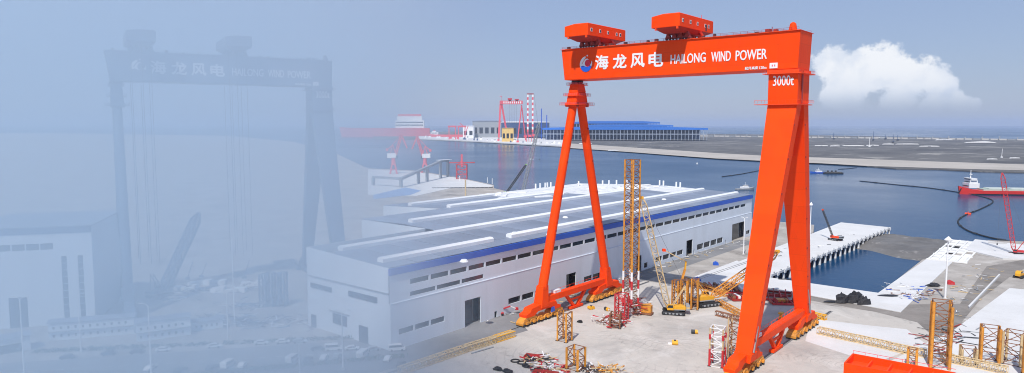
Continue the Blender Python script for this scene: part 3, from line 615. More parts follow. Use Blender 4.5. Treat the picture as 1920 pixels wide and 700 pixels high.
def crawler(name, label, loc, rz, blen, pitch, body=None, boomm=None, slew=0.0, bw=1.8, mast=True, hook=None, cat='crane', scale=1.0, rest=None, track=STEELDK, thin=.12):
    body = body or YELLOWB; boomm = boomm or YELLOW
    T = thing(name, label, cat, loc, rz); T.scale = (scale,)*3
    for s in (-1, 1):
        b = MB(); b.prism([(-4.6,.55),(-4.2,.1),(4.2,.1),(4.6,.55),(4.6,1.0),(4.2,1.45),(-4.2,1.45),(-4.6,1.0)], 'y', s*2.9-.6, s*2.9+.6); tr = b.build('track', BLACK, T, bevel=.08)
        b = MB(); b.box(-3.9, 3.9, s*3.52-.06, s*3.52+.06, .45, 1.1); b.build('track_frame', GREYST, tr)
        for k in range(6): b = MB(); b.tube((-3.6+k*1.44, s*3.56-.08, .7), (-3.6+k*1.44, s*3.56+.1, .7), .42, .42, 10); b.build('roller', track, tr)
    MB().box(-2.2, 2.2, -2.4, 2.4, .9, 1.8).build('carbody', STEELDK, T)
    c, s_ = math.cos(slew), math.sin(slew)
    def rot(o): o.rotation_euler.z = slew; return o
    b = MB(); b.prism([(-4.6,1.85),(2.6,1.85),(2.6,3.0),(.4,3.5),(-3.2,3.5),(-4.6,3.2)], 'y', -1.6, 1.5); up = rot(b.build('house', body, T, bevel=.1))
    b = MB(); b.prism([(.3,2.0),(2.8,2.0),(3.1,3.0),(2.5,4.2),(.5,4.2)], 'y', 1.6, 2.8); cabo = b.build('cab', body, up, bevel=.08)
    b = MB(); b.prism([(.6,3.0),(2.85,3.0),(2.4,4.05),(.6,4.05)], 'y', 1.52, 2.88); b.build('window', GLASS, cabo)
    for k in range(3): MB().box(-6.1, -4.65, -2.3, 2.3, 1.9+k*.72, 2.56+k*.72).build('counterweight', boomm if k == 1 else GREYST, up, bevel=.06)
    for s in (-1, 1):
        b = MB(); b.box(-4.2, 1.8, s*1.95-.28, s*1.95+.28, 1.9, 2.1); b.build('walkway', GREYST, up)
    # lattice boom
    ca, sa = math.cos(pitch), math.sin(pitch); A = Vector((2.2, 0, 2.3)); Bp = A+Vector((ca*blen, 0, sa*blen)); n = max(4, int(blen/bw/1.25))
    br = MB(); chd = MB(); chd.lattice(br, A, Bp, bw, bw, n, thin, thin*.75, taper=(.25, .3), up=(0,0,1) if pitch < 1.2 else (1,0,0))
    bo = chd.build('boom', boomm, up); br.build('boom_lacing', boomm, bo)
    b = MB(); b.tube(Bp+Vector((0,-.6,.1)), Bp+Vector((0,.6,.1)), .55, .55, 12); b.box(Bp.x-.6, Bp.x+.6, -.5, .5, Bp.z-.5, Bp.z+.6); b.build('boom_head', body, bo)
    if mast:
        mb = MB(); mt = Vector((-4.4, 0, 3.3+min(9, blen*.18)))
        for s in (-1, 1): mb.bar((.6, s*1.1, 3.1), (mt.x, s*.7, mt.z), .28); mb.bar((-4.2, s*1.1, 3.2), (mt.x, s*.7, mt.z), .2)
        mb.build('gantry_frame', boomm, up)
        pb = MB()
        for s in (-1, 1): pb.bar((mt.x, s*.7, mt.z), (Bp.x, s*.5, Bp.z), .09)
        pb.build('pendant', CABLE, up)
    if hook is not None:
        hb = MB(); hb.bar(Bp, (Bp.x+.4, 0, hook+1.2), .08); hb.build('hoist_rope', CABLE, bo)
        hb = MB(); hb.box(Bp.x, Bp.x+.8, -.4, .4, hook, hook+1.3); hb.build('hook_block', STEELDK, bo)
    return T
def truss(name, label, A, B, w, h, n, cm, bm, rc=.16, rb=.11, cat='boom', group=None):
    A, B = Vector(A), Vector(B); T = thing(name, label, cat, A, 0, group); br = MB(); ch = [MB() for _ in range(4)]; d = B-A
    MB().lattice(br, (0,0,h/2+rc), (d.x, d.y, d.z+h/2+rc), w, h, n, rc, rb, chords=ch)
    for c_ in ch: c_.build('chord', cm, T)
    br.build('lacing', bm, T); return T
def lamp(name, label, loc, h, arms, rz=0.0, r=.32, group=None, mat=WHITEP, head=1.0):
    T = thing(name, label, 'lamp post', loc, rz, group)
    MB().tube((0,0,0), (0,0,.9), r*2.2, r*2.2, 10).build('base', CONC, T)
    MB().tube((0,0,.5), (0,0,h), r, r*.55, 10).build('pole', mat, T, smooth=True)
    for s in arms:
        if s == 0:
            b = MB(); b.tube((0,0,h-1.6), (0,0,h-.9), 1.7*head, 2.0*head, 12); b.tube((0,0,h-.9), (0,0,h+.9), 2.0*head, .2, 12); b.build('lamp_head', mat, T)
        else:
            b = MB(); pts = [(0,0,h-.5),(s*.8,0,h+.3),(s*1.9,0,h+.7),(s*3.0,0,h+.8)]; b.path(pts, r*.35); b.build('arm', mat, T)
            MB().box(min(s*2.6, s*4.2), max(s*2.6, s*4.2), -.35, .35, h+.68, h+.95).build('lamp_head', mat, T)
    return T
# ------------------------------------------------------------------ lattice jacket sections standing in the yard
lattice_tower('lattice_tower', 'tall slender yellow lattice tower on a red and white base', (-174.5, 302, 0), R(-8), 5.3, 78, 26, YELLOW, RUSTY, .46, .24, bands=[(0,4,WHITEP),(4,8.5,REDP),(8.5,13,WHITEP),(13,17.5,REDP),(17.5,22,WHITEP)])
lattice_tower('lattice_section', 'short red lattice section standing left of the tall yellow tower', (-172.5, 290, 0), R(10), 5, 13, 4, REDP, REDP, .4, .3)
lattice_tower('lattice_section', 'low rusty lattice section in front of the red one', (-168, 277, 0), R(25), 4.6, 7, 3, RUSTY, RUSTY, .35, .25)
lattice_tower('lattice_section', 'yellow lattice section standing just below the nearest orange foot of the hinged leg', (-174.5, 245, 0), R(2), 4.6, 13, 4, YELLOW, RUSTY, .42, .25)
lattice_tower('lattice_section', 'open topped yellow lattice section at the bottom edge among scrap', (-150.5, 219, 0), R(0), 5.2, 8.5, 2, YELLOW, RUSTY, .5, .26)
lattice_tower('lattice_section', 'white and red lattice section left of the box leg foot', (-109.5, 258, 0), R(12), 5, 15.5, 5, BEIGE, WHITEP, .36, .26, bands=[(0,7,REDP),(11,13,REDP)])
lattice_tower('lattice_section', 'taller rusty beige lattice section close against the box leg', (-107.5, 271, 0), R(5), 4.6, 17, 5, BEIGE, RUSTY, .36, .26)
lattice_tower('lattice_section', 'tall bright yellow lattice section with four thick pipes behind the orange box', (-41.5, 312, 0), R(14), 6.2, 26.5, 6, YELLOW, RUSTY, .62, .3, hs=[25, 26.5, 25.6, 26.5])
lattice_tower('lattice_section', 'rusty yellow lattice section on the pale slab at the right', (-27, 331, .3), R(10), 6, 14.5, 3, YELLOW, RUSTY, .55, .26)
lattice_tower('lattice_section', 'low dark beige lattice section right of the rusty yellow one', (-19.5, 335, .3), R(-8), 6, 13, 3, BEIGE, RUSTY, .5, .26)
lattice_tower('lattice_section', 'stub of four beige pipes left of the rusty yellow section', (-33.5, 326, .3), R(15), 5, 6, 1, BEIGE, RUSTY, .5, .22, hs=[6.2, 5.4, 6.2, 5.0])
lattice_tower('lattice_section', 'bright yellow lattice section cut by the right picture edge', (-12.5, 322, .3), R(6), 5.5, 17, 4, YELLOW, RUSTY, .62, .28)
lattice_tower('lattice_section', 'yellow lattice stub beside the orange box rim', (-50, 307, 0), R(8), 3, 7, 2, YELLOW, RUSTY, .45, .25)
for k, (x, y, h, lb) in enumerate(((-163.5,330,14,'leftmost of the yellow lattice columns behind the tracked crane'),(-158.5,329.5,15,'second of the yellow lattice columns behind the tracked crane'),(-153.5,331,16,'yellow lattice column directly behind the boom of the tracked crane'))):
    lattice_tower('lattice_section', lb, (x, y, 0), R(5+k*7), 3.2, h, 4, YELLOW, RUSTY, .42, .24, group='yellow columns behind the tracked crane')
T = thing('rusty_frame', 'rusty yellow machine frame beside the red and white tower base', 'frame', (-167.5, 306, 0), R(10))
MB().box(-3, 3, -2, 2, .3, 1.2).build('base', RUSTY, T); MB().box(-2.6, 2.6, -1.6, 1.6, 1.2, 5).build('body', YELLOW, T, bevel=.2)
MB().bar((-3,-2,5.2), (3,-2,6.4), .5).build('arm', YELLOW, T)
# ------------------------------------------------------------------ cranes and plant
crawler('crawler_crane', 'yellow crawler crane with its lattice boom raised steeply in front of the columns', gp(1263,588), R(205), 46, R(76), body=YELLOWB, boomm=BEIGE, bw=2.2, hook=None, thin=.2, slew=R(8), scale=1.25)
crawler('crawler_crane', 'yellow crawler crane with its lattice boom lowered towards the basin', gp(1322,572), R(62), 32, R(26), body=YELLOWB, boomm=YELLOW, bw=2.2, thin=.2, scale=1.55)
crawler('crawler_crane', 'red crawler crane with a tall red lattice boom near the basin mouth', gp(1908,478), R(35), 58, R(80), body=REDP, boomm=REDP, bw=2.6, thin=.24, hook=6, slew=R(150))
crawler('crawler_crane', 'small crawler crane with black and red boom on the white pier', gp(1566,452)+Vector((0,0,.6)), R(160), 24, R(64), body=ORANGE2, boomm=STEELDK, bw=1.0, thin=.16, mast=False)
crawler('crawler_crane', 'green crawler crane with a long grey lattice boom behind the shed roof', gp(975,372), R(20), 98, R(76), body=GREENP, boomm=GREYST, bw=3.4, thin=.3, hook=50, scale=1.0)
crawler('crawler_crane', 'small lime green crane with dark jib behind the shed', gp(944,368), R(40), 34, R(55), body=GREENP, boomm=STEELDK, bw=1.6, thin=.4, mast=False, scale=1.4)
MB_ = None
# articulated yellow boom lift near the shed wall
T = thing('boom_lift', 'yellow folding boom lift with raised elbow near the shed wall', 'boom lift', gp(1275,548), R(40))
MB().box(-2.4, 2.4, -1.4, 1.4, .6, 1.9).build('chassis', YELLOWB, T, bevel=.15)
for sx in (-1.6, 1.6):
    for sy in (-1.3, 1.3): MB().tube((sx, sy-.3, .75), (sx, sy+.3, .75), .75, .75, 12).build('wheel', BLACK, T)
MB().bar((-.5,0,1.8), (2.6,0,13.5), 1.1, 1.3).build('lower_arm', YELLOW, T); MB().bar((2.6,0,13.5), (3.0,0,17.8), .8, 1.0).build('upper_arm', YELLOWB, T)
MB().bar((3.0,0,17.8), (-9,0,24), .4, .5).build('jib', BEIGE, T); MB().box(-10.5, -8.8, -1, 1, 23.6, 25).build('basket', ORANGE, T)
T = thing('loader', 'red and white folding lift parked by the shed door', 'lift', gp(934,592), R(60))
MB().box(-2.6, 2.6, -1.2, 1.2, .5, 1.7).build('chassis', REDP, T, bevel=.15)
for sx in (-1.8, 1.8):
    for sy in (-1.2, 1.2): MB().tube((sx, sy-.3, .6), (sx, sy+.3, .6), .6, .6, 12).build('wheel', BLACK, T)
MB().box(-1.2, 1, -.9, .9, 1.7, 2.6).build('turret', GREENP, T); MB().bar((-1,0,2.5), (6.5,0,4.2), .6).build('arm', REDP, T); MB().bar((6.5,0,4.2), (9.5,0,2.8), .45).build('jib', WHITEP, T); MB().box(9.3, 10.6, -.8, .8, 2.0, 3.2).build('basket', REDP, T)
T = thing('bulldozer', 'orange bulldozer on the dirt by the right picture edge', 'bulldozer', gp(1911,521), R(75)); T.scale = (1.3,)*3
for s in (-1, 1): MB().prism([(-2.6,.5),(-2.1,.05),(2.1,.05),(2.6,.5),(2.1,1.2),(-2.1,1.2)], 'y', s*1.5-.4, s*1.5+.4).build('track', BLACK, T)
MB().prism([(-2.2,1.0),(2.4,1.0),(2.4,2.2),(.6,2.4),(.6,3.4),(-1.6,3.4),(-2.2,2.2)], 'y', -1.1, 1.1).build('body', YELLOWB, T, bevel=.1); MB().box(-1.5, .5, -1.15, 1.15, 2.5, 3.2).build('window', GLASS, T)
MB().prism([(3.2,.1),(3.6,.1),(3.4,1.6),(3.2,1.6)], 'y', -2, 2).build('blade', ORANGE2, T)
# drums, bollard floats and odd fittings on the apron
for px, py, lb in ((1138,583,'yellow and black cable drum lying near the hinged leg strut'),(1108,580,'bright yellow pump set beside the black bucket on the apron'),(1265,646,'bright yellow pump set alone in the middle of the apron'),(1302,626,'yellow and dark cable drum alone on the apron, right of the tracked crane')):
    T = thing('cable_drum' if 'drum' in lb else 'pump_set', lb, 'drum' if 'drum' in lb else 'pump', gp(px, py), R(30 if px > 1200 else -20))
    if 'drum' in lb:
        MB().tube((-1.4,0,.95), (.2,0,.95), .95, .95, 14).build('coil', STEELDK, T); MB().tube((.2,0,.95), (1.4,0,.95), .95, .95, 14).build('barrel', YELLOWB, T); MB().tube((1.35,0,.95), (1.55,0,.95), .5, .5, 10).build('hub', WHITEP, T)
    else:
        for s in (-1, 1): MB().tube((-1.1,s*.8,.9), (1.3,s*.8,.9), .85, .85, 12).build('tank', YELLOWB, T)
        MB().box(-2.8,-1.2,-.5,.5,.0,.6).build('skid', WHITEP, T); MB().box(-.3,.5,-.5,.5,1.3,2.0).build('motor', STEELDK, T)
T = thing('bucket', 'black steel bucket lying on the apron near the hinged leg', 'bucket', gp(1087,605), 0); MB().prism([(-1.3,0),(1.3,0),(1.0,.8),(.5,1.1),(-.5,1.1),(-1.0,.8)], 'y', -.8, .8).build('shell', BLACK, T); MB().bar((-1,0,.8), (1,0,1.25), .15).build('bail', STEELDK, T)
# booms lying on the apron: along the left rail and across the right side
def lay(px0, py0, px1, py1): return gp(px0, py0), gp(px1, py1)
for i, (p, q) in enumerate((((750,702),(806,683)),((808,682),(872,660)),((874,659),(926,643)),((928,642),(962,631)))):
    truss('crane_boom_section', ['faded beige boom section lying furthest left along the rail', 'second beige boom section lying along the left rail', 'third beige boom section lying along the left rail beside a grey pipe', 'yellow boom tip lying at the end of the row along the left rail'][i], gp(*p), gp(*q), 2.6, 2.4, 9, BEIGE if i < 3 else YELLOWB, BEIGE, .26, .2, group='boom sections lying along the left rail')
tag(MB().path([gp(884,664)+Vector((0,0,.3)), gp(925,652)+Vector((0,0,.3))], .3, 8).build('grey_pipe', GREYST), 'thin blue grey pipe lying beside the beige boom section', 'pipe')
LB = ['beige boom section lying nearest the box leg foot', 'second beige boom section lying right of the box leg', 'middle beige boom section lying behind the orange box', 'beige boom section lying behind the tall yellow pipes', 'last beige boom section lying towards the rusty lattice sections']
for i, (p, q) in enumerate((((1534,626),(1600,641)),((1602,641),(1668,656)),((1670,657),(1735,671)),((1765,677),(1818,688)),((1820,688),(1888,703)))):
    truss('crane_boom_section', LB[i], gp(*p), gp(*q), 2.8, 2.8, 8, BEIGE, BEIGE, .24, .18, group='boom sections lying across the right apron')
for i, (p, q, w_, lb, m) in enumerate((((1280,527),(1362,557),2.4,'yellow lattice boom section lying behind the lowered crane boom',YELLOW),((1345,570),(1400,600),2.6,'yellow ribbed boom section lying between the crane and the box leg',YELLOW),((1342,592),(1398,606),1.2,'thin brown beam lying in front of the yellow boom section',RUSTY),((1512,592),(1548,601),2.2,'bright yellow boom foot lying right of the far box leg',YELLOWB))):
    truss('crane_boom_section', lb, gp(*p), gp(*q), w_, 2.2, 8, m, m, .24, .18)
random.seed(5)
reds = ['dark red steel frame lying behind the box leg', 'dark red frame stacked beside the blue tarpaulin heap', 'dark red ribbed frame lying between the two box legs', 'rusty red frame lying nearest the dock between the box legs', 'dark red gate frame lying with yellow panels between the box legs', 'dark red frame lying right behind the beige boom']
for i, (px, py) in enumerate(((1370,548),(1352,540),(1440,560),(1450,552),(1472,570),(1395,562))):
    T = thing('red_grillage', reds[i], 'grillage', gp(px, py), R(30+random.uniform(-20, 20)), 'red frames lying behind the box legs')
    L_, W_ = random.uniform(7, 10), random.uniform(3.5, 5)
    for s in (-1, 1): MB().box(-L_, L_, s*W_-.3, s*W_+.3, .2, 1.3).build('rail', DARKRED if i % 2 else REDP, T)
    for k in range(7): MB().box(-L_+k*L_/3-.25, -L_+k*L_/3+.25, -W_, W_, .4, 1.9+.8*(k % 2)).build('rib', REDP if k % 3 else DARKRED, T)
    if i == 4: MB().box(-5, 1, -2, 2, 1.3, 2.7).build('panel', YELLOW, T)
    if i in (0, 1, 5):
        for k in range(6): MB().box(-L_+k*2.8, -L_+k*2.8+1.5, -W_+.5, W_-.5, 1.4, 2.0+random.random()).build('crate', WHITEP if k % 2 else RUSTY, T)
T = thing('yellow_bollard', 'small bright yellow winch standing between the two box legs', 'winch', gp(1464,600), 0); MB().box(-1.2,1.2,-1.2,1.2,0,.5).build('base', STEELDK, T); MB().tube((0,0,.4),(0,0,3.2),1.0,.7,12).build('drum', YELLOWB, T); MB().box(-.9,.9,-1.4,1.4,3.0,3.8).build('head', YELLOWB, T)
# orange steel box at the bottom right, open on top
T = thing('steel_box', 'large orange open topped steel box cut by the bottom picture edge', 'steel box', (0,0,0))
c0, c1 = gp(1600, 706), gp(1790, 745); d = (c1-c0).normalized(); nrm = Vector((-d.y, d.x, 0)); Lx = (c1-c0).length; Wd = 13.0
def wallseg(a, c, z0, z1, th, nm, m=ORANGE):
    dd = (c-a).normalized(); q = Vector((-dd.y, dd.x, 0))*th; MB().hexa([(a-q)+Vector((0,0,z0)), (c-q)+Vector((0,0,z0)), (c+q)+Vector((0,0,z0)), (a+q)+Vector((0,0,z0))], [(a-q)+Vector((0,0,z1)), (c-q)+Vector((0,0,z1)), (c+q)+Vector((0,0,z1)), (a+q)+Vector((0,0,z1))]).build(nm, m, T)
A0, A1 = c0-nrm*Wd*.15, c1-nrm*Wd*.15; B0, B1 = A0-nrm*Wd*1.0, A1-nrm*Wd*1.0
wallseg(A0, A1, .1, 9.4, .35, 'side_wall'); wallseg(B0, B1, .1, 9.4, .35, 'side_wall'); wallseg(A0, B0, .1, 9.4, .3, 'end_wall'); wallseg(A1, B1, .1, 9.4, .3, 'end_wall')
MB().add([A0+Vector((0,0,6.8)), A1+Vector((0,0,6.8)), B1+Vector((0,0,6.8)), B0+Vector((0,0,6.8))], [(0,1,2,3)]).build('deck', ORANGE2, T)
for k in range(1, 5): a, c = A0.lerp(A1, k/5), B0.lerp(B1, k/5); wallseg(a, c, 6.85, 8.4, .25, 'stiffener', ORANGE2)
for k in range(8):
    p = A0.lerp(A1, k/8.0)+Vector((0,0,9.4)); MB().bar(p, p+Vector((0,0,1.2)), .12).build('rail_post', PINKRED, T)
wallseg(A0, A1, 10.5, 10.65, .06, 'hand_rail', PINKRED)
# ------------------------------------------------------------------ scrap, tarpaulins, cables
def lump(name, label, cat, px, py, rx, ry, h, mat, n=9, seed=0, rz=0, group=None):
    rnd = random.Random(seed); b = MB(); rows = 5
    for j in range(rows):
        t_ = j/(rows-1); rr = math.cos(t_*1.45)
        for i in range(n): a = 2*math.pi*i/n; k = rr*rnd.uniform(.72, 1.15); b.v.append((math.cos(a)*rx*k, math.sin(a)*ry*k, h*math.sin(t_*1.5)*rnd.uniform(.65, 1.15)))
    for j in range(rows-1):
        for i in range(n): b.f.append((j*n+i, j*n+(i+1)%n, (j+1)*n+(i+1)%n, (j+1)*n+i))
    b.f.append(tuple((rows-1)*n+i for i in range(n)))
    o = b.build(name, mat); o.location = gp(px, py)+Vector((0,0,.3)); o.rotation_euler.z = rz; return tag(o, label, cat, group)
for i, (px, py, rx, ry, h, lb) in enumerate(((1559,567,4.5,2.2,.6,'flat black tarpaulin sheet left of the tarpaulin heaps on the quay'),(1578,568,4.2,2.6,5,'leftmost peaked black tarpaulin heap on the quay'),(1602,568,5,3,6,'big middle black tarpaulin heap on the quay'),(1620,571,4,2.6,4,'rightmost black tarpaulin heap on the quay'),(1665,556,6,2.5,.7,'flat black tarpaulin at the corner of the basin'),(1750,537,4.5,2.5,1.8,'black covered heap beside the rubble on the right quay'),(1583,556,3.5,1,.4,'thin black board near the basin edge'),(1470,525,5,1.2,.5,'black strip of sheeting on the quay between the box legs'),(1644,700,2,1.5,.8,'small dark red heap beside the orange box rim'))):
    lump('tarpaulin', lb, 'tarpaulin', px, py, rx, ry, h, TARP if i < 8 else DARKRED, seed=i, rz=R(40))
def scrap(name, label, pts, mats, n, seed, L=(1, 5), hmax=1.2, spread=1.0, cat='scrap'):
    "a heap of loose offcuts nobody could count"
    rnd = random.Random(seed); T = thing(name, label, cat, (0,0,0), kind='stuff')
    for m in mats:
        b = MB()
        for _ in range(n):
            i = rnd.randrange(len(pts)); p = Vector(pts[i])+Vector((rnd.gauss(0, spread*2.2), rnd.gauss(0, spread*2.2), rnd.uniform(.2, hmax))); a = rnd.uniform(0, 6.3); l_ = rnd.uniform(*L)
            q = p+Vector((math.cos(a)*l_, math.sin(a)*l_, rnd.uniform(-.2, .6))); b.bar(p, q, rnd.uniform(.12, .6), rnd.uniform(.1, .4))
        b.build('offcuts', m, T)['kind'] = 'stuff'
    return T
scrap('scrap_heap', 'red, white and rusty offcuts scattered below the lattice sections at bottom edge', [gp(x, y) for x, y in ((1000,680),(1015,676),(1035,690),(1050,700),(1020,698))], [REDP, WHITEP, STEELDK, BEIGE], 34, 1)
scrap('scrap_heap', 'dark pipe fittings heaped right of the open topped yellow section', [gp(x, y) for x, y in ((1098,692),(1110,698),(1125,694))], [STEELDK, WHITEP, RUSTY], 26, 2, L=(.6, 2.2))
scrap('scrap_heap', 'yellow offcuts at the bottom edge right of the dark fittings', [gp(x, y) for x, y in ((1138,697),(1150,700))], [YELLOW, BEIGE], 26, 3, L=(.6, 3), hmax=2)
scrap('scrap_heap', 'tangle of red and white tubes in front of the red section', [gp(x, y) for x, y in ((1128,606),(1138,608),(1150,612),(1160,602),(1170,610))], [REDP, WHITEP, RUSTY], 46, 4, L=(1, 4), hmax=3.2, spread=.8)
scrap('scrap_heap', 'rusty and white tubes tangled round the red and white tower base', [gp(x, y) for x, y in ((1178,592),(1188,585),(1195,590),(1200,580))], [REDP, WHITEP, RUSTY], 40, 5, L=(1, 5), hmax=6, spread=.9)
scrap('rubble', 'brown, pale and blue rubble strewn on the right quay slab', [gp(x, y) for x, y in ((1715,556),(1725,550),(1735,552),(1745,545),(1722,560),(1706,562),(1670,545),(1690,538))], [WHITEP, RUSTY, GREYST, BLUEP], 22, 6, L=(1, 6), hmax=.6, spread=1.6, cat='rubble')
scrap('rubble', 'dark sheet piles and pipes laid beside the tall yellow pipes', [gp(x, y) for x, y in ((1770,640),(1790,630),(1805,622),(1740,655))], [STEELDK, DARKRED, GREYST], 16, 7, L=(4, 12), hmax=.5, spread=1.6, cat='rubble')
scrap('rubble', 'small dark offcuts lying on the dock pier deck', [gp(x, y)+Vector((0,0,.6)) for x, y in ((1480,470),(1500,460),(1530,462),(1570,445),(1590,440),(1455,480),(1462,476))], [STEELDK, WHITEP], 20, 8, L=(.8, 5), hmax=.5, spread=2, cat='rubble')
scrap('rubble', 'pale rubble and timber strewn along the track behind the right quay', [gp(x, y) for x, y in ((1800,545),(1815,540),(1840,520),(1850,505),(1790,560),(1780,590))], [WHITEP, BEIGE, GREYST], 24, 9, L=(.8, 5), hmax=.5, spread=2.6, cat='rubble')
scrap('rubble', 'white and grey debris on the ground along the shed wall', [Vector((-218, 250+i*12, 0)) for i in range(26)], [WHITEP, GREYST, BEIGE], 44, 10, L=(.8, 4), hmax=.5, spread=1.4, cat='rubble')
T = thing('anchor_chain', 'black loops of thick cable lying on the apron above the scrap', 'cable', gp(966,678), 0)
for k in range(2):
    pts = [Vector((k*3.4+1.7*math.cos(i/12*6.283), 1.1*math.sin(i/12*6.283)*1.6, .3)) for i in range(13)]; MB().path(pts, .28).build('loop', BLACK, T)
for i, (px, py, rx, lb) in enumerate(((985,688,2.2,'dark bundle nearest the bottom edge left of the scrap'),(934,694,2.4,'dark round bundle left at the bottom edge'),(951,698,2.6,'black bundle right of the round one at the bottom edge'))):
    lump('bundle', lb, 'bundle', px, py, rx, rx*.7, 1.0, TARP, seed=40+i)
for i, (px, py, w_, lb, m) in enumerate(((1000,671,4,'dark maroon steel plates stacked at the bottom edge',DARKRED),(1022,702,5,'maroon tarpaulin covered plate stack at the bottom edge',DARKRED))):
    T = thing('plate_stack', lb, 'plates', gp(px, py), R(20))
    for k in range(4): MB().box(-w_+k*.2, w_+k*.1, -1.4, 1.4, .1+k*.3, .33+k*.3).build('plate', m, T)
# blue containers / covered machines in the beam's shadow, traffic gear
for i, (px, py, lb, m) in enumerate(((1308,527,'blue covered generator in the shadow behind the boom sections',BLUEP),(1342,497,'small blue and yellow work tent on the road by the shed',BLUEP),(1782,533,'small red and blue tool chest on the track behind the quay',REDP))):
    T = thing('generator' if i == 0 else ('work_tent' if i == 1 else 'tool_chest'), lb, ('generator', 'tent', 'chest')[i], gp(px, py), R(30))
    MB().prism([(-1.9,0),(1.9,0),(1.6,1.6),(0,2.4),(-1.6,1.6)], 'y', -1.6, 1.6).build('cover', m, T); MB().prism([(-1.5,0),(1.5,0),(1.2,1.4),(0,1.9),(-1.2,1.4)], 'y', 1.62, 2.6).build('end', YELLOWB if i == 1 else BLUEP, T)
# tall lamp posts
lamp('lamp_post', 'tall white mast lamp with conical head behind the right quay', gp(1772,562), 34, (0,), r=.55, head=1.0)
lamp('lamp_post', 'tall white lamp mast beside the big shed door', gp(1394,478), 27, (-.6, .6), r=.42)
lamp('lamp_post', 'tall white lamp mast half hidden behind the far box leg', gp(1518,462), 34, (0,), r=.5, head=.7)
# ------------------------------------------------------------------ wharf, portal cranes and conveyor behind the shed
flat('wharf', [P2(690,318), P2(780,322), P2(860,334.5), P2(925,348.5), P2(920,352), P2(850,352), P2(780,368), P2(690,366), P2(690,318)], .2, QUAY)
flat('blue_pond_sheet', [P2(700,366), P2(760,352), P2(790,358), P2(770,366), P2(700,374)], .3, M('blue_sheeting', (.22, .34, .58), .6, .1, .02))
WQ = thing('wharf_fender_wall', 'dark fender wall with white posts along the wharf tip', 'quay wall', (0,0,0))
a, c = gp(812,353), gp(926,352); a.z = c.z = 0
for i in range(14):
    p, q = a.lerp(c, i/14), a.lerp(c, (i+.94)/14); MB().bar(p+Vector((0,-2,-1.2)), q+Vector((0,-2,-1.2)), 1.2, 4.4).build('fender_panel', STEELDK, WQ)
for px, py in ((914,343),(923,345),(862,340)):
    p = gp(px, py); MB().tube(p, p+Vector((0,0,9)), .7, .5, 8).build('post', WHITEP, WQ)
def portal_crane(name, label, px, py, h, rz, mat, flip=1):
    "level-luffing portal crane, h = height of the jib head"
    T = thing(name, label, 'portal crane', gp(px, py), rz); s = h/72.0
    P = lambda x, y, z: (x*s*flip, y*s, z*s)
    for sx in (-6, 6):
        for sy in (-6, 6): MB().bar(P(sx,sy,0), P(sx*.45,sy*.45,17), 2.8*s).build('portal_leg', mat, T)
        MB().box(*sorted((sx*s-1.3*s, sx*s+1.3*s)), -8*s, 8*s, .2*s, 1.9*s).build('bogie', mat, T)
    MB().bar(P(-6,-6,8), P(6,-6,8), 1.2*s).build('portal_tie', mat, T); MB().bar(P(-6,6,8), P(6,6,8), 1.2*s).build('portal_tie', mat, T)
    MB().tube(P(0,0,16), P(0,0,29), 4.2*s, 3.4*s, 14).build('turret', mat, T, smooth=True)
    MB().box(*sorted((P(-11,0,0)[0], P(5,0,0)[0])), -4*s, 4*s, 29*s, 37*s).build('machine_house', WHITEP, T, bevel=.2)
    MB().box(*sorted((P(5,0,0)[0], P(8,0,0)[0])), 1*s, 4*s, 27*s, 32*s).build('cab', GLASS, T)
    b = MB()
    for sy in (-2.6, 2.6): b.bar(P(-5,sy,37), P(-1,sy*.5,53), 1.2*s); b.bar(P(4,sy,37), P(-1,sy*.5,53), 1.2*s)
    b.build('a_frame', mat, T)
    br, cb = MB(), MB(); cb.lattice(br, P(4,0,34), P(-9+24,0,70), 3.2*s, 3.2*s, 6, .95*s, .7*s); bo = cb.build('jib', mat, T); br.build('jib_lacing', mat, bo)
    MB().bar(P(15,0,70), P(25,0,46), 2.4*s, 2.4*s).build('fly_jib', mat, T); MB().bar(P(-1,0,53), P(15,0,70.5), .8*s).build('tie_bar', mat, T)
    MB().bar(P(-1,0,52), P(-10,0,44), 1.6*s).build('balance_arm', mat, T); MB().box(*sorted((P(-13,0,0)[0], P(-9,0,0)[0])), -2*s, 2*s, 41*s, 46*s).build('counterweight', mat, T)
    MB().bar(P(25,0,46), P(25,0,30), .25*s).build('hoist_rope', CABLE, T)
    return T
portal_crane('portal_crane', 'red and white luffing portal crane behind the grey conveyor', 797, 324, 74, YAW+R(0), PINKRED, flip=-1)
portal_crane('portal_crane', 'fog veiled red luffing portal crane at the left end of the wharf', 738, 326, 78, YAW+R(8), PINKRED, flip=1)
T = thing('red_frame_tower', 'red lattice portal with a wide cross arm on the wharf', 'tower', gp(866,336), YAW)
br = MB(); ch = [MB() for _ in range(4)]; MB().lattice(br, (0,0,0), (0,0,26), 18, 12, 3, .9, .7, up=(0,1,0), chords=ch)
for c_ in ch: c_.build('leg', REDP, T)
br.build('bracing', REDP, T); MB().bar((0,0,22), (0,0,44), 3.2, 3.2).build('mast', PINKRED, T); MB().bar((-22,0,29), (23,0,29.4), 1.7, 1.7).build('cross_arm', REDP, T)
MB().bar((-7,0,25), (0,0,33), 1.2).build('stay', REDP, T); MB().bar((7,0,25), (0,0,33), 1.2).build('stay', REDP, T)
T = thing('conveyor_gallery', 'grey steel conveyor gallery rising over the wharf on paired columns', 'conveyor', (0,0,0))
q0, q1, q2, q3 = gp(700,348), gp(752,352), gp(826,334), gp(840,332)
z0, z1 = 13.5, 30.0
for a_, b_, za, zb in ((q0, q1, z0, z0), (q1, q2, z0, z1), (q2, q3, z1, z1+.2)): MB().bar(a_+Vector((0,0,za)), b_+Vector((0,0,zb)), 5, 3.6).build('gallery', GREYST, T)
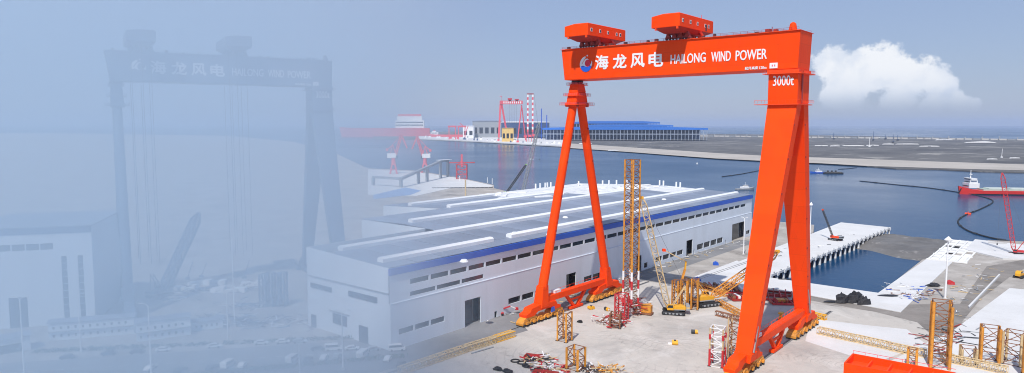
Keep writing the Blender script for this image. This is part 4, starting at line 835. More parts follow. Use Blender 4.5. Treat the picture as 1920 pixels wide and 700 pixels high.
for p_, z in ((q0, z0), (q1, z0), (q1.lerp(q2, .4), 20), (q1.lerp(q2, .62), 23.4), (q2, z1), (q3, z1)):
    MB().box(p_.x-2, p_.x+2, p_.y-2, p_.y+2, 0, z-1).build('column', GREYST, T)
MB().bar(q2+Vector((-3,-3,z1+2.2)), q3+Vector((3,3,z1+2.2)), 9, .8).build('roof', ROOFW, T)
tag(MB().tube(gp(873,378), gp(873,378)+Vector((0,0,27)), 1.0, .9, 8).build('timber_mast', BEIGE), 'brown mast standing alone behind the shed roof near the wharf', 'mast')
# ------------------------------------------------------------------ ships and floating gear
def hull(b, L, W, Hh, bow=.16, flare=.3, sheer=.0, n=14):
    P = []
    for i in range(n+1):
        t_ = i/n; x = -L/2+t_*L
        k = 1.0 if t_ > bow else (max(.02, t_/bow))**.55
        if t_ > .94: k *= 1-.25*(t_-.94)/.06
        top = Hh+sheer*max(0, (bow*1.4-t_)/bow/1.4)
        xo = -flare*Hh*max(0, 1-t_/bow) if t_ < bow else 0
        P.append([(x, -W/2*k*.86, -2), (x+xo, -W/2*k, top), (x+xo, W/2*k, top), (x, W/2*k*.86, -2)])
    o = len(b.v)
    for s_ in P: b.v += s_
    for i in range(n):
        a = o+4*i
        for j in range(3): b.f.append((a+j, a+j+1, a+4+j+1, a+4+j))
    b.f.append((o, o+1, o+2, o+3)); e = o+4*n; b.f.append((e+3, e+2, e+1, e))
    return b
T = thing('cargo_ship', 'red hulled cargo ship with white bridge at its bow, right side', 'ship', gp(1880,366,SEA), R(12)); tz = T
bow = gp(1799, 364, SEA); T.location = bow+Vector((80*math.cos(R(32)), 80*math.sin(R(32)), 0)); T.rotation_euler.z = R(32)
hull(MB(), 160, 24, 6.2, .08, .4, 6).build('hull', M('ship_red', (.80, .04, .03), .5, .06, .05), T)
hull(MB(), 158, 23, 1.6, .08, .1, 0).build('boot_top', STEELDK, T).scale = (1.004, 1.02, 1)
MB().box(-52, 76, -9.5, 9.5, 6.2, 8.6).build('hatch_coaming', M('deck_green', (.38, .50, .44), .7, .1, .1), T)
for k in range(4): MB().box(-44+k*30, -20+k*30, -8.5, 8.5, 8.6, 9.8).build('hatch_cover', M('hatch_grey', (.55, .60, .56), .7, .1, .1), T)
sup = MB().box(-72, -58, -10, 10, 10, 17).build('bridge_house', WHITEP, T); MB().box(-70.5, -60, -9, 9, 17, 21).build('upper_deck', WHITEP, sup); MB().box(-70, -62, -11, 11, 21, 24).build('wheelhouse', WHITEP, sup)
for z in (12.2, 18.2, 22): MB().box(-73.0 if z < 17 else -70.9, -72.0 if z < 17 else -70.3, -8, 8, z, z+1.2).build('window_band', GLASS, sup)
for yy in (-1,): MB().box(-57.9, -57.6, -8, 8, 13, 14.2).build('window_band', GLASS, sup)
MB().tube((-66,0,24), (-66,0,36), .7, .4, 8).build('mast', WHITEP, sup); MB().box(-67.5, -64.5, -1.5, 1.5, 29, 30).build('radar', WHITEP, sup); MB().bar((-79,-3,9), (-84,-4,1), 1.0).build('anchor', BLACK, T)
for k in range(5): MB().box(30+k*8, 36+k*8, -7, 6, 9.8, 12+k % 3).build('deck_cargo', QUAYW, T)
def small_boat(name, label, px, py, L, rz, hm, sm, barge=False, house=True):
    T = thing(name, label, 'barge' if barge else 'boat', gp(px, py, SEA), rz); W = L*.26
    hull(MB(), L, W, L*.07, .02 if barge else .25, .3, 0 if barge else L*.05).build('hull', hm, T)
    if house:
        x = L*.02; MB().box(-L*.16, L*.22, -W*.36, W*.36, L*.07, L*.15).build('deckhouse', sm, T, bevel=.1); MB().box(-L*.12, L*.08, -W*.3, W*.3, L*.15, L*.22).build('wheelhouse', sm, T); MB().box(-L*.125, L*.085, -W*.31, W*.31, L*.175, L*.2).build('window_band', GLASS, T); MB().tube((0,0,L*.22), (0,0,L*.36), .3, .2, 6).build('mast', sm, T)
    if barge:
        MB().box(-L*.4, L*.4, -W*.38, W*.38, L*.07, L*.10).build('cargo', MUD if not house else GREYST, T)
        for k in range(3): MB().box(-L*.3+k*L*.2, -L*.24+k*L*.2, -W*.2, W*.2, L*.10, L*.17).build('deck_gear', STEELDK, T)
    return T
small_boat('tugboat', 'blue and white tugboat beside the dark barge in the channel', 1534, 325, 34, YAW+R(5), BLUEP, WHITEP)
small_boat('hopper_barge', 'dark grey hopper barge moored beside the blue tugboat', 1562, 326, 40, YAW+R(-3), STEELDK, GREYST, barge=True, house=False)
small_boat('workboat', 'white workboat moored at the sea end of the shed', 1397, 356, 34, YAW+R(200), GREYST, WHITEP)
small_boat('small_boat', 'tiny white boat alone in the channel above the shed', 1307, 308, 16, YAW+R(80), WHITEP, WHITEP)
small_boat('small_boat', 'tiny white launch in the water below the far wharf', 996, 299, 14, YAW, WHITEP, WHITEP)
def pontoon_line(name, label, pts, r=.8, mat=BLACK):
    T = thing(name, label, 'pipeline', (0,0,0)); P = [gp(x, y, SEA)+Vector((0,0,.35)) for x, y in pts]; Q = []
    for i in range(len(P)-1):
        p0, p1, p2, p3 = P[max(0, i-1)], P[i], P[i+1], P[min(len(P)-1, i+2)]
        for k in range(6):
            t_ = k/6; Q.append(.5*((2*p1)+(p2-p0)*t_+(2*p0-5*p1+4*p2-p3)*t_*t_+(3*p1-p0-3*p2+p3)*t_**3))
    Q.append(P[-1])
    for i, (a_, b_) in enumerate(zip(Q, Q[1:])): MB().tube(a_, b_, r, r, 7).build('pipe', mat, T)
    for i in range(3, len(Q)-1, 6): d_ = (Q[i+1]-Q[i]).normalized()*3; MB().tube(Q[i]-d_, Q[i]+d_, r*1.5, r*1.5, 8).build('float', STEELDK, T)
    return T
pontoon_line('floating_pipeline', 'long black floating dredge pipeline curving in an S past the red ship', [(1612,340),(1680,347),(1740,353),(1795,361),(1835,368),(1862,378),(1840,392),(1812,403),(1796,416),(1812,432),(1850,445),(1905,456)])
pontoon_line('floating_pipeline', 'short dark floating boom left of the box leg', [(1354,332),(1390,327),(1426,320)], 1.0)
pontoon_line('floating_pipeline', 'thin dark floating boom off the far beach behind the barge', [(1545,299),(1585,302),(1610,306)], .9)
pontoon_line('floating_pipeline', 'thin dark boom leading from the barge to the right', [(1572,318),(1590,317),(1606,315)], .9)
T = thing('float_buoy', 'small orange buoy float on the S shaped pipeline', 'buoy', gp(1815,402,SEA), 0); MB().tube((-3,0,.2), (3,0,.2), 1.6, 1.6, 10).build('body', ORANGE2, T); MB().tube((0,0,1), (0,0,3.4), .3, .3, 6).build('post', ORANGE2, T)
# ------------------------------------------------------------------ the far shore
def scl(px, py): p = gp(px, py); return p, math.hypot(p.x, p.y)/1305.0/max(.7, math.cos(math.atan((px-960)/1305.0)))*math.cos(math.atan((px-960)/1305.0))
def px2m(px, py): p = gp(px, py); return p, (p.x*_fw.x+p.y*_fw.y)/math.cos(PITCH)/1305.0   # metres for one photograph pixel there
STRUT = M('pale_blue_steel', (.34, .40, .50), .6, .2, .02); BLUER = M('bright_blue_roof', (.015, .16, .62), .5, .1, .004); BLUEDK2 = M('mid_blue_wall', (.05, .11, .25), .6, .3, .01)
def hall(name, label, px0, px1, py, top, roof_h, depth, wall, roof, cols=None, group=None, open_side=False, tilt=0.0, cat='hall'):
    p, m = px2m((px0+px1)/2, py); T = thing(name, label, cat, p, YAW+tilt, group); W = (px1-px0)*m/2; Hh = (py-top)*m; rh = roof_h*m
    if open_side:
        n = cols or 20
        for i in range(n+1): x = -W+2*W*i/n; MB().box(x-.45*m, x+.45*m, 0, .8*m, 0, Hh-rh).build('column', wall, T)
        for i in range(n+1): x = -W+2*W*i/n; MB().box(x-.16*m, x+.16*m, depth*.5, depth*.5+.4*m, 0, Hh-rh).build('column', wall, T)
        MB().box(-W, W, .1*m, .35*m, (Hh-rh)*.55, (Hh-rh)*.62).build('crane_beam', wall, T)
        MB().box(-W, W, depth-.4*m, depth, 0, Hh-rh).build('rear_wall', BLUEDK2, T)
    else:
        MB().box(-W, W, 0, depth, 0, Hh-rh).build('wall', wall, T)
        n = cols or 8
        for i in range(n): x = -W+2*W*(i+.5)/n; MB().box(x-W/n*.6, x+W/n*.6, -.12*m, .02*m, (Hh-rh)*.25, (Hh-rh)*.62).build('window', GLASS, T)
    MB().prism([(-W*1.01, Hh-rh), (W*1.01, Hh-rh), (W*1.01, Hh-rh*.35), (W*.6, Hh), (-W*.6, Hh), (-W*1.01, Hh-rh*.35)], 'y', -.8*m, depth+.8*m).build('roof', roof, T)
    return T
hall('open_shed', 'nearest long blue open sided shed on the far shore', 1018, 1322, 263, 238.5, 5.2, 260, STRUT, BLUER, 46, open_side=True, tilt=R(-6))
hall('open_shed', 'second blue roofed shed behind the nearest one on the far shore', 1095, 1260, 258, 233.5, 4.4, 300, STRUT, BLUER, 26, open_side=True, tilt=R(-4))
hall('open_shed', 'rearmost long flat blue roofed shed on the far shore', 1075, 1236, 256, 227.5, 4.6, 500, STRUT, BLUER, 28, open_side=True)
hall('far_hall', 'pale glazed hall left of the small red gantry on the far shore', 886, 940, 258, 226, 2, 300, GREYST, ROOFM, 5)
hall('far_hall', 'blue and white hall behind the small red gantry on the far shore', 940, 1030, 258, 228, 2, 320, BLUEDK, ROOFW, 9)
hall('far_hall', 'golden arched steel block standing under the small red gantry', 941, 963, 266, 240, 1, 70, GOLD, GOLD, 3, cat='block')
hall('far_hall', 'low white hall at the left end of the far quay', 868, 888, 259, 236, 1.5, 200, WHITEP, ROOFW, 2)
for i, (px, tp, lb) in enumerate(((1015, 204, 'tall thin blue column beside the blue shed on the far shore'), (1025, 216, 'shorter thin blue column beside the blue shed on the far shore'))):
    p, m = px2m(px, 262); T = thing('steel_column', lb, 'column', p, YAW); MB().tube((0,0,0), (0,0,(262-tp)*m), .9*m, .8*m, 8).build('shaft', BLUEP, T); MB().box(-1.4*m, 1.4*m, -1.4*m, 1.4*m, 0, .8*m).build('base', CONC, T)
p, m = px2m(961, 264)
T = thing('far_gantry_crane', 'small red gantry crane far off on the opposite shore', 'crane', p, YAW)
MB().box(-24*m, 19*m, -3*m, 3*m, 68*m, 74.5*m).build('girder', PINKRED, T)
for k in range(9): MB().box((-17+k*3.9)*m, (-15+k*3.9)*m, -3.3*m, -3.0*m, 69.2*m, 73*m).build('lettering_panel', WHITEP, T)
for x0, x1, y1 in ((-22.5, -26, -8), (-20.5, -8, 8)): MB().hexa([(x1*m-1.6*m, y1*m-1.5*m, 0), (x1*m+1.6*m, y1*m-1.5*m, 0), (x1*m+1.6*m, y1*m+1.5*m, 0), (x1*m-1.6*m, y1*m+1.5*m, 0)], [(x0*m-1.8*m, -1.5*m, 68*m), (x0*m+1.8*m, -1.5*m, 68*m), (x0*m+1.8*m, 1.5*m, 68*m), (x0*m-1.8*m, 1.5*m, 68*m)]).build('box_leg', PINKRED, T)
for x1, y1 in ((9.5, -8), (25, 8)): MB().tube((17*m, 0, 66*m), (x1*m, y1*m, 0), 1.0*m, 1.1*m, 8).build('leg_tube', PINKRED, T)
for x in (-5, 8): MB().box((x-4)*m, (x+4)*m, -5*m, 5*m, 76*m, (79 if x < 0 else 77.6)*m).build('trolley', REDP, T); MB().box((x-2.5)*m, (x+2.5)*m, -2*m, 2*m, 74.4*m, 76*m).build('trolley_truck', DARKRED, T)
MB().tube((-21*m,0,74*m), (-21*m,0,83*m), .3*m, .3*m, 6).build('mast', PINKRED, T); MB().box(-24*m, -19.5*m, -.4*m, .4*m, 82.3*m, 83.4*m).build('flag', PINKRED, T)
for k in range(5): MB().tube(((-6+k*3.4)*m,0,30*m), ((-6+k*3.4)*m,0,69*m), .12*m, .12*m, 4).build('hoist_rope', CABLE, T)
p, m = px2m(994, 266); T = thing('striped_tower', 'twin red and white striped lifting towers beside the small red gantry', 'tower', p, YAW)
for x in (-4.6, 4.6):
    for k in range(14): MB().box((x-1.5)*m, (x+1.5)*m, -1.5*m, 1.5*m, (18+k*5)*m, (22.95+k*5)*m).build('tower_segment', WHITEP if k % 2 else PINKRED, T)
    for s in (-1, 1): MB().bar(((x+s*2.4)*m, 0, 0), ((x+s*.6)*m, 0, 18*m), .9*m).build('base_strut', PINKRED, T)
MB().box(-6.4*m, 6.4*m, -1.6*m, 1.6*m, 88*m, 90*m).build('top_beam', DARKRED, T); MB().bar((7*m,0,90*m), (14*m,0,36*m), .3*m).build('stay', CABLE, T)
for k in range(3): MB().box((-12+k*8)*m, (-6+k*8)*m, -3*m, -1*m, (8+k)*m, (12+k)*m).build('red_block', PINKRED, T)
# far quay clutter: small ships and blocks along the opposite wharf
ql = [P2(785,261,-2), P2(860,264,-2), P2(930,268,-2), P2(1005,272,-2), P2(1060,275,-2), P2(1060,262,-2), P2(930,258,-2), P2(785,256,-2)]
flat('far_quay', ql, .5, QUAY, depth=5)
rnd = random.Random(3)
ORD = ['first', 'second', 'third', 'fourth', 'fifth', 'sixth', 'seventh', 'eighth', 'ninth', 'tenth', 'eleventh', 'twelfth', 'thirteenth', 'fourteenth', 'fifteenth', 'sixteenth', 'seventeenth', 'eighteenth', 'nineteenth', 'twentieth']+['twenty-'+w_ for w_ in ('first', 'second', 'third', 'fourth', 'fifth', 'sixth', 'seventh', 'eighth', 'ninth')]+['thirtieth']
for i in range(30):
    px = 800+i*8.6+rnd.uniform(-3, 3); py = 258.5+(px-790)*.048+rnd.uniform(-1.2, 1.0); p, m = px2m(px, py); wd, hh = rnd.uniform(2, 5.5), rnd.uniform(1.5, 6.5)
    T = thing('goods_stack', 'goods', 'goods stack', p, YAW, 'goods stacks along the opposite quay'); mt_ = rnd.choice([WHITEP, QUAYW, GREYST, PINKRED, BLUEDK, QUAYW, WHITEP])
    MB().box(-wd/2*m, wd/2*m, -1.5*m, 1.5*m, 0, hh*.6*m).build('lower_tier', mt_, T); MB().box(-wd*.3*m, wd*.36*m, -1.2*m, 1.2*m, hh*.6*m, hh*m).build('upper_tier', rnd.choice([WHITEP, GREYST, mt_]), T); T['label'] = '%s%s goods stack, %s from the left along the opposite quay' % ('wide ' if wd > 4.2 else ('narrow ' if wd < 3 else ''), {'white_paint': 'white', 'white_concrete': 'pale', 'grey_steel': 'grey', 'faded_red_paint': 'red', 'dark_blue_steel': 'dark blue'}[mt_.name], ORD[i])
for k, (px, lb) in enumerate(((848, 'red portal gantry frame on the opposite quay'), (866, 'second red portal frame with leaning jib on the opposite quay'))):
    p, m = px2m(px, 262); T = thing('quay_gantry', lb, 'gantry', p, YAW)
    for x in (-6, 6): MB().box((x-.8)*m, (x+.8)*m, -.8*m, .8*m, 0, 24*m).build('leg', PINKRED, T)
    MB().box(-8*m, 8*m, -1*m, 1*m, 23*m, 26*m).build('beam', PINKRED, T)
    if k: MB().bar((2*m,0,26*m), (-4*m,0,31*m), 1.2*m).build('jib', PINKRED, T); MB().bar((6*m,0,10*m), (12*m,0,26*m), 1.2*m).build('strut', PINKRED, T)
def far_ship(label, px0, px1, py, hullh, house, m_h, toph):
    p, m = px2m((px0+px1)/2, py); p.z = SEA; T = thing('moored_ship', label, 'ship', p, YAW); L = (px1-px0)*m
    hull(MB(), L, 16*m*.6, hullh*m, .1, .2, 2*m).build('hull', m_h, T)
    a_, c_ = house; MB().box((a_-(px0+px1)/2)*m, (c_-(px0+px1)/2)*m, -3*m, 3*m, hullh*m, (hullh+toph*.55)*m).build('bridge_house', WHITEP, T)
    MB().box((a_+3-(px0+px1)/2)*m, (c_-4-(px0+px1)/2)*m, -2.6*m, 2.6*m, (hullh+toph*.55)*m, (hullh+toph*.85)*m).build('upper_deck', WHITEP, T); MB().box((a_+5-(px0+px1)/2)*m, (c_-6-(px0+px1)/2)*m, -2*m, 2*m, (hullh+toph*.85)*m, (hullh+toph)*m).build('funnel', PINKRED, T)
    for k in range(2): MB().box((a_+1-(px0+px1)/2)*m, (c_-2-(px0+px1)/2)*m, -3.15*m, -2.95*m, (hullh+toph*(.18+.2*k))*m, (hullh+toph*(.25+.2*k))*m).build('window_band', GLASS, T)
    MB().tube((-L*.3,0,hullh*m), (-L*.3,0,(hullh+toph*1.1)*m), .5*m, .3*m, 6).build('mast', GREYST, T)
    return T
far_ship('fog veiled red hulled ship with white bridge moored at the far left', 640, 806, 255, 16, (742, 796), PINKRED, 26)
far_ship('long low red hulled ship moored along the opposite quay', 806, 872, 257, 6, (808, 822), PINKRED, 8)
p = small_boat('workboat', 'white and dark workboat moored at the opposite quay under the gantry', 965, 268, 95, YAW, STEELDK, WHITEP)
# causeway with posts along the far edge of the reclaimed land, cranes, walls and posts on it
CW = thing('causeway', 'distant causeway of short piers between the reclaimed land and the open sea', 'causeway', (0,0,0))
A_, B_ = gp(1040, 252.5), gp(1960, 263.5); nC = 84
for i in range(nC):
    p, q = A_.lerp(B_, i/nC), A_.lerp(B_, (i+.82)/nC); MB().bar(p+Vector((0,0,3)), q+Vector((0,0,3)), 12, 9).build('causeway_block', CONC if i % 4 else GREYST, CW)
    if i % 2: MB().box(p.x-3, p.x+3, p.y-3, p.y+3, 0, 17+(i % 5)*1.5).build('post', GREYST, CW)
farlab = [(1563,262,'leftmost dark crane mast on the far reclaimed land'),(1637,264,'dark blue crane mast with jib on the far reclaimed land'),(1660,262,'small dark crane mast beside the pale shed on the far land'),(1674,268,'dark mast nearest the pale spoil wall on the far land'),(1683,264,'thin dark mast right of the others on the far land'),(1878,296,'white mast rig nearest the far beach at right'),(1630,276,'white mast lamp on the middle of the far land')]
for k, (px, py, lb) in enumerate(farlab):
    p, m = px2m(px, py); hh = (12, 18, 10, 16, 11, 17, 18)[k]*m; T = thing('far_crane', lb, 'crane', p, YAW); mt_ = WHITEP if k >= 5 else BLUEDK
    MB().box(-1.6*m, 1.6*m, -1.2*m, 1.2*m, 0, 2.2*m).build('base', mt_ if k >= 5 else STEELDK, T); MB().tube((0,0,0), ((.6 if k % 2 else -.6)*m, 0, hh), .55*m, .35*m, 6).build('mast', mt_, T)
    if k < 5: MB().bar((0,0,2*m), (3*m,0,3.2*m), .6*m).build('jib', mt_, T)
rnd = random.Random(8); wl = [(1528,1552,274),(1556,1575,274.5),(1580,1620,274),(1624,1648,273.5),(1655,1675,271),(1680,1722,271),(1752,1788,263),(1810,1866,268),(1893,1912,297),(1085,1110,270),(1140,1160,283),(1640,1660,259),(1725,1760,275),(1850,1870,299)]
for k, (a_, c_, py) in enumerate(wl):
    p, m = px2m((a_+c_)/2, py); T = thing('spoil_bank', 'low white spoil bank number among others on the far reclaimed land', 'spoil bank', p, YAW+rnd.uniform(-.2, .2)); L = (c_-a_)*m/2
    T['label'] = ['low white spoil bank furthest left by the box leg', 'short white bank second from the box leg', 'long white bank below the white mast lamp', 'white bank right of the white mast lamp', 'short white bank left of the long pale wall', 'long pale wall bank in the middle of far land', 'white heap by the causeway on the far land', 'longest white mound near the causeway at right', 'small white bank near the far beach at right edge', 'small white patch near the blue sheds', 'white stub on the beach below the blue shed', 'tiny pale shed by the causeway', 'faint pale bank left of the dark field', 'small pale stub on the beach at right'][k]
    b = MB(); b.prism([(-L,0),(L,0),(L*.85,1.3*m),(L*.3,1.7*m if k != 7 else 3.4*m),(-L*.8,1.2*m)], 'y', -2*m, 2*m); b.build('mound', QUAYW, T)
    if k % 3 == 0: MB().box(-L*.2, L*.1, -2.4*m, -1.9*m, 0, .9*m).build('toe_wall', GREYST, T)
# ------------------------------------------------------------------ the western yard behind the added fog: second crane, halls, offices, road and cars
VEIL = {'orange_paint': GREYBLUE, 'orange_paint_worn': GREYBLUE2, 'dark_red_paint_and_shade': GREYBLUE2, 'yellow_paint': GREYBLUE2, 'blue_paint': GREYBLUE2, 'emblem_red': GREYBLUE, 'emblem_blue': GREYBLUE2, 'faded_red_paint': GREYBLUE2}  # crane paints swapped for blue grey, so the colour carries the fade
pl, ang = gp(238, 570), R(71)
build_crane('gantry_crane', 'gantry crane with pale lettering at left, blue grey fade put into its colour', pl+Vector((53*math.cos(ang), 53*math.sin(ang), 0)), ang, ropes=True, mm=VEIL)
def face(px0, py0, px1, py1):
    "corner, direction and length of a facade whose foot runs between two survey points"
    a, c = gp(px0, py0), gp(px1, py1); d = c-a; return a, math.atan2(d.y, d.x), d.length
def building(name, label, foot, h, depth, wall, wins=(), doors=(), roof='flat', roofm=None, band=None, cat='building'):
    a, rz, L = face(*foot); T = thing(name, label, cat, a, rz)
    holes = list(wins)+list(doors); b = MB()
    wall_cells(b, 0, L, 0, h, holes, lambda b, u0, u1, v0, v1: b.box(u0, u1, 0, .4, v0, v1)); b.box(0, .4, .4, depth, 0, h); b.box(L-.4, L, .4, depth, 0, h); b.box(.4, L-.4, depth-.4, depth, 0, h); b.build('wall', wall, T)
    for i, w_ in enumerate(wins):
        f = MB().box(w_[0]-.08, w_[1]+.08, -.08, .02, w_[2]-.14, w_[2]).build('window_sill', WHITEP, T); MB().box(w_[0]-.05, w_[1]+.05, .2, .3, w_[2]-.05, w_[3]+.05).build('window_pane', GLASS, T)
        if w_[3]-w_[2] > 8:
            for k in range(1, 9): MB().box(w_[0], w_[1], .08, .18, w_[2]+(w_[3]-w_[2])*k/9-.12, w_[2]+(w_[3]-w_[2])*k/9+.12).build('window_bar', WHITEW, T)
    for d_ in doors: MB().box(d_[0]-.05, d_[1]+.05, .28, .36, d_[2], d_[3]+.05).build('door', GLASS, T)
    if roof == 'flat': MB().box(-.5, L+.5, -.5, depth+.5, h, h+.5).build('roof', roofm or ROOFM, T)
    else: MB().prism([(-.8, h), (depth+.8, h), (depth/2, h+roof)], 'x', -.6, L+.6).build('roof', roofm or ROOFM, T)
    if band: MB().box(-.15, L+.15, -.25, .05, band[0], band[1]).build('roof_band', band[2], T)
    return T
a, rz, L = face(-60, 622, 180, 604)
building('white_hall', 'big white hall with tall strip windows and a dark roof band at far left', (-60,622,180,604), 47, 60, WHITEW, wins=[(L*.26+k*L*.11, L*.26+k*L*.11+L*.1, 36.5, 39.5) for k in range(4)]+[(L*.748, L*.792, 3, 33), (L*.88, L*.922, 3, 33)], doors=[(L*.32, L*.465, 0, 14.5)], band=(44, 47.2, BLUEDK))
# fittings of the long shed's gable end that faces the road
def gable(nm, xa, xb, z0, z1, m=GLASS): MB().box(xa, xb, 185.55, 186.02 if nm == 'canopy' else 185.98, z0, z1).build(nm, m, S)
for k in range(5): gable('window_pane', -279+k*3.4, -276.2+k*3.4, 19, 21.2)
for k in range(5): gable('window_pane', -250+k*4.0, -246.4+k*4.0, 19.4, 21.8)
for k in range(4): gable('window_pane', -262+k*2.6, -259.7+k*2.6, 5, 9.5)
gable('door', -279, -275.5, 0, 6); gable('door', -243, -237, 0, 7.5); gable('canopy', -265, -250, 10.2, 10.6, GREYST); gable('canopy', -282, -222.6, 24.2, 24.7, GREYST)
def windows(L, rows, n, w_=.9, h=1.3, x0=1.2): return [(x0+i*(L-2*x0)/n+.3, x0+i*(L-2*x0)/n+.3+w_, z, z+h) for z in rows for i in range(n)]
for nm, lb, ft, h, dp, n, rf in (('site_office', 'long two storey white site office with a dark roof below the big white hall', (92,640,252,626), 8.0, 7, 11, .9), ('site_office', 'second two storey white site office right of the long one', (256,642,358,628), 8.6, 8, 7, 1.0), ('garage_shed', 'low white open garage at the left picture edge', (-10,668,58,656), 6.5, 8, 2, 1.2), ('low_store', 'low pale store shed right of the two offices', (360,622,418,614), 4.2, 6, 5, .7)):
    a, rz, L = face(*ft); rows = (1.3, 4.9) if h > 7 else (1.2,)
    T = building(nm, lb, ft, h, dp, WHITEW, wins=windows(L, rows, n) if nm != 'garage_shed' else (), doors=[(L*.15, L*.75, 0, 3.8)] if nm == 'garage_shed' else (), roof=rf, roofm=ROOFM)
    if h > 7:
        MB().box(0, L, -1.2, -.02, 3.9, 4.1).build('gallery_floor', GREYST, T)
        for k in range(10): MB().box(L*k/9-.05, L*k/9+.05, -1.2, -1.1, 0, 5.2).build('gallery_post', WHITEP, T)
        MB().box(0, L, -1.2, -1.12, 5.1, 5.2).build('gallery_rail', WHITEP, T)
# road, verge and kerb
flat('road', [P2(-300,716), P2(0,682), P2(330,661), P2(560,645), P2(745,634), P2(905,600), P2(960,590), P2(990,620), P2(760,690), P2(640,700), P2(400,720), P2(-300,800)], .05, ASPH)
for i in range(26):
    t_ = i/26; a_, c_ = gp(-40+t_*760, 703-t_*46), gp(-40+(t_+.018)*760, 703-(t_+.018)*46)
    o = MB().bar(a_+Vector((0,0,.06)), c_+Vector((0,0,.06)), .25, .02).build('road_marking', WHITEP); o['kind'] = 'structure'
HEDGE = M('hedge_leaves', (.05, .09, .035), .8, .4, 2.0)
rnd = random.Random(21); b = MB()
for i in range(2600):
    t_ = rnd.random(); lower = rnd.random() < .5
    p = gp(60+t_*640, 662-t_*28) if lower else gp(300+t_*460, 712-t_*42)
    p = p+Vector((rnd.gauss(0, .7), rnd.gauss(0, .7), rnd.uniform(.1, 1.5))); s_ = rnd.uniform(.2, .5); u, v = Vector((rnd.gauss(0,1), rnd.gauss(0,1), rnd.gauss(0,1))).normalized()*s_, Vector((rnd.gauss(0,1), rnd.gauss(0,1), rnd.gauss(0,1))).normalized()*s_
    b.add([p-u-v, p+u-v, p+u+v, p-u+v], [(0,1,2,3)])
tag(b.build('hedge_leaves', HEDGE), 'low clipped hedge along the verges of the foggy road', 'hedge', kind='stuff')
# vehicles
def make_car(name, mat, van=False):
    T = thing(name, 'car', 'van' if van else 'car')
    if van: prof = [(-2.7,.35),(2.7,.35),(2.75,1.0),(2.2,1.25),(1.5,2.2),(-2.5,2.3),(-2.75,1.9)]; win = [(-2.45,1.35),(2.0,1.35),(1.42,2.05),(-2.4,2.1)]
    else: prof = [(-2.25,.35),(2.25,.35),(2.3,.75),(1.3,.95),(.55,1.45),(-1.0,1.48),(-1.75,1.0),(-2.28,.95)]; win = [(-1.55,1.0),(1.15,1.0),(.5,1.38),(-.95,1.41)]
    w_ = 1.0 if van else .9
    MB().prism(prof, 'y', -w_, w_).build('body', mat, T, bevel=.09); MB().prism(win, 'y', -w_-.015, w_+.015).build('side_window', GLASS, T)
    MB().prism([(prof[3][0]-.05, prof[3][1]+.06),(prof[3][0]+.04, prof[3][1]+.04),(prof[4][0]+.05, prof[4][1]-.06),(prof[4][0]-.05, prof[4][1]-.06)], 'y', -w_*.85, w_*.85).build('windscreen', GLASS, T)
    for sx in (-1.4, 1.4):
        for sy in (-1, 1): MB().tube((sx*(1.2 if van else 1), sy*w_-.12, .36), (sx*(1.2 if van else 1), sy*w_+.05, .36), .36, .36, 12).build('wheel', BLACK, T)
    for sy in (-1, 1): MB().box(prof[2][0]-.12, prof[2][0]+.03, sy*w_*.72-.16, sy*w_*.72+.16, .62, .8).build('headlight', WHITEP, T)
    return T
CARW, CARD, CARG = M('white_car_paint', (.78,.78,.78), .3, .02, 1), M('dark_car_paint', (.03,.034,.04), .3, .1, 1), M('silver_car_paint', (.35,.37,.39), .3, .05, 1)
protos = {'w': make_car('parked_car', CARW), 'd': make_car('parked_car', CARD), 'g': make_car('parked_car', CARG), 'v': make_car('parked_van', CARW, True)}
used = set()
road_dir = math.atan2((gp(700,630)-gp(100,672)).y, (gp(700,630)-gp(100,672)).x)
cars = [(128,673,'d','dark car leftmost on the foggy road'),(205,666,'d','dark car below the gap between the site offices'),(258,663,'d','dark car in front of the second site office'),(306,659,'w','white car at the right end of the site offices'),(402,652,'w','white car alone between the second office and the workshop'),(490,646,'w','white car left in the row below the open yard'),(530,644,'w','second white car in the row below the workshop'),(562,643,'g','silver car beside the second white one below the workshop'),(596,640,'d','dark car below the workshop door'),(625,638,'v','pale van below the workshop right half'),(660,634,'w','white car below the workshop right corner'),(700,632,'g','silver car right of the workshop corner'),(744,628,'v','white van at the end of the far car row'),
        (282,694,'w','white car nearest the bottom edge left of the dark pair'),(338,697,'d','left dark car of the pair at the bottom edge'),(398,692,'d','right dark car of the pair at the bottom edge'),(428,688,'v','white van in the near row beside the dark pair'),(455,688,'w','white car right of the near white van'),(548,678,'v','silver pickup van in the near row'),(578,677,'d','dark car in the near row behind the lamp post'),(608,674,'w','white car in the near row right of the lamp post'),(632,671,'g','silver car right in the near row'),(680,664,'v','big white van parked right in the near row'),(728,662,'w','white car last but one in the near row'),(752,664,'d','dark car last in the near row')]
for px, py, k, lb in cars:
    if py < 660 and px >= 590: py += 16+(px-590)*.09
    if px in (680, 728, 752): py += (6, 14, 22)[(680, 728, 752).index(px)]
    o = protos[k]; near = px > 270 and py > 660 and not (px == 205)
    rz = road_dir+(R(70)+random.uniform(-.1, .1) if (py > 684 or (px > 540 and py > 660)) and px != 258 else random.uniform(-.04, .04))
    loc = gp(px, py)+Vector((0,0,.06))
    if k not in used: used.add(k); o.location = loc; o.rotation_euler.z = rz; o['label'] = lb; c = o
    else: c = copy_tree(o, loc, rz, lb)
    c['group'] = 'cars parked along the foggy road'; c.scale = (1.45,)*3 if k == 'v' and px == 680 else (1.3,)*3
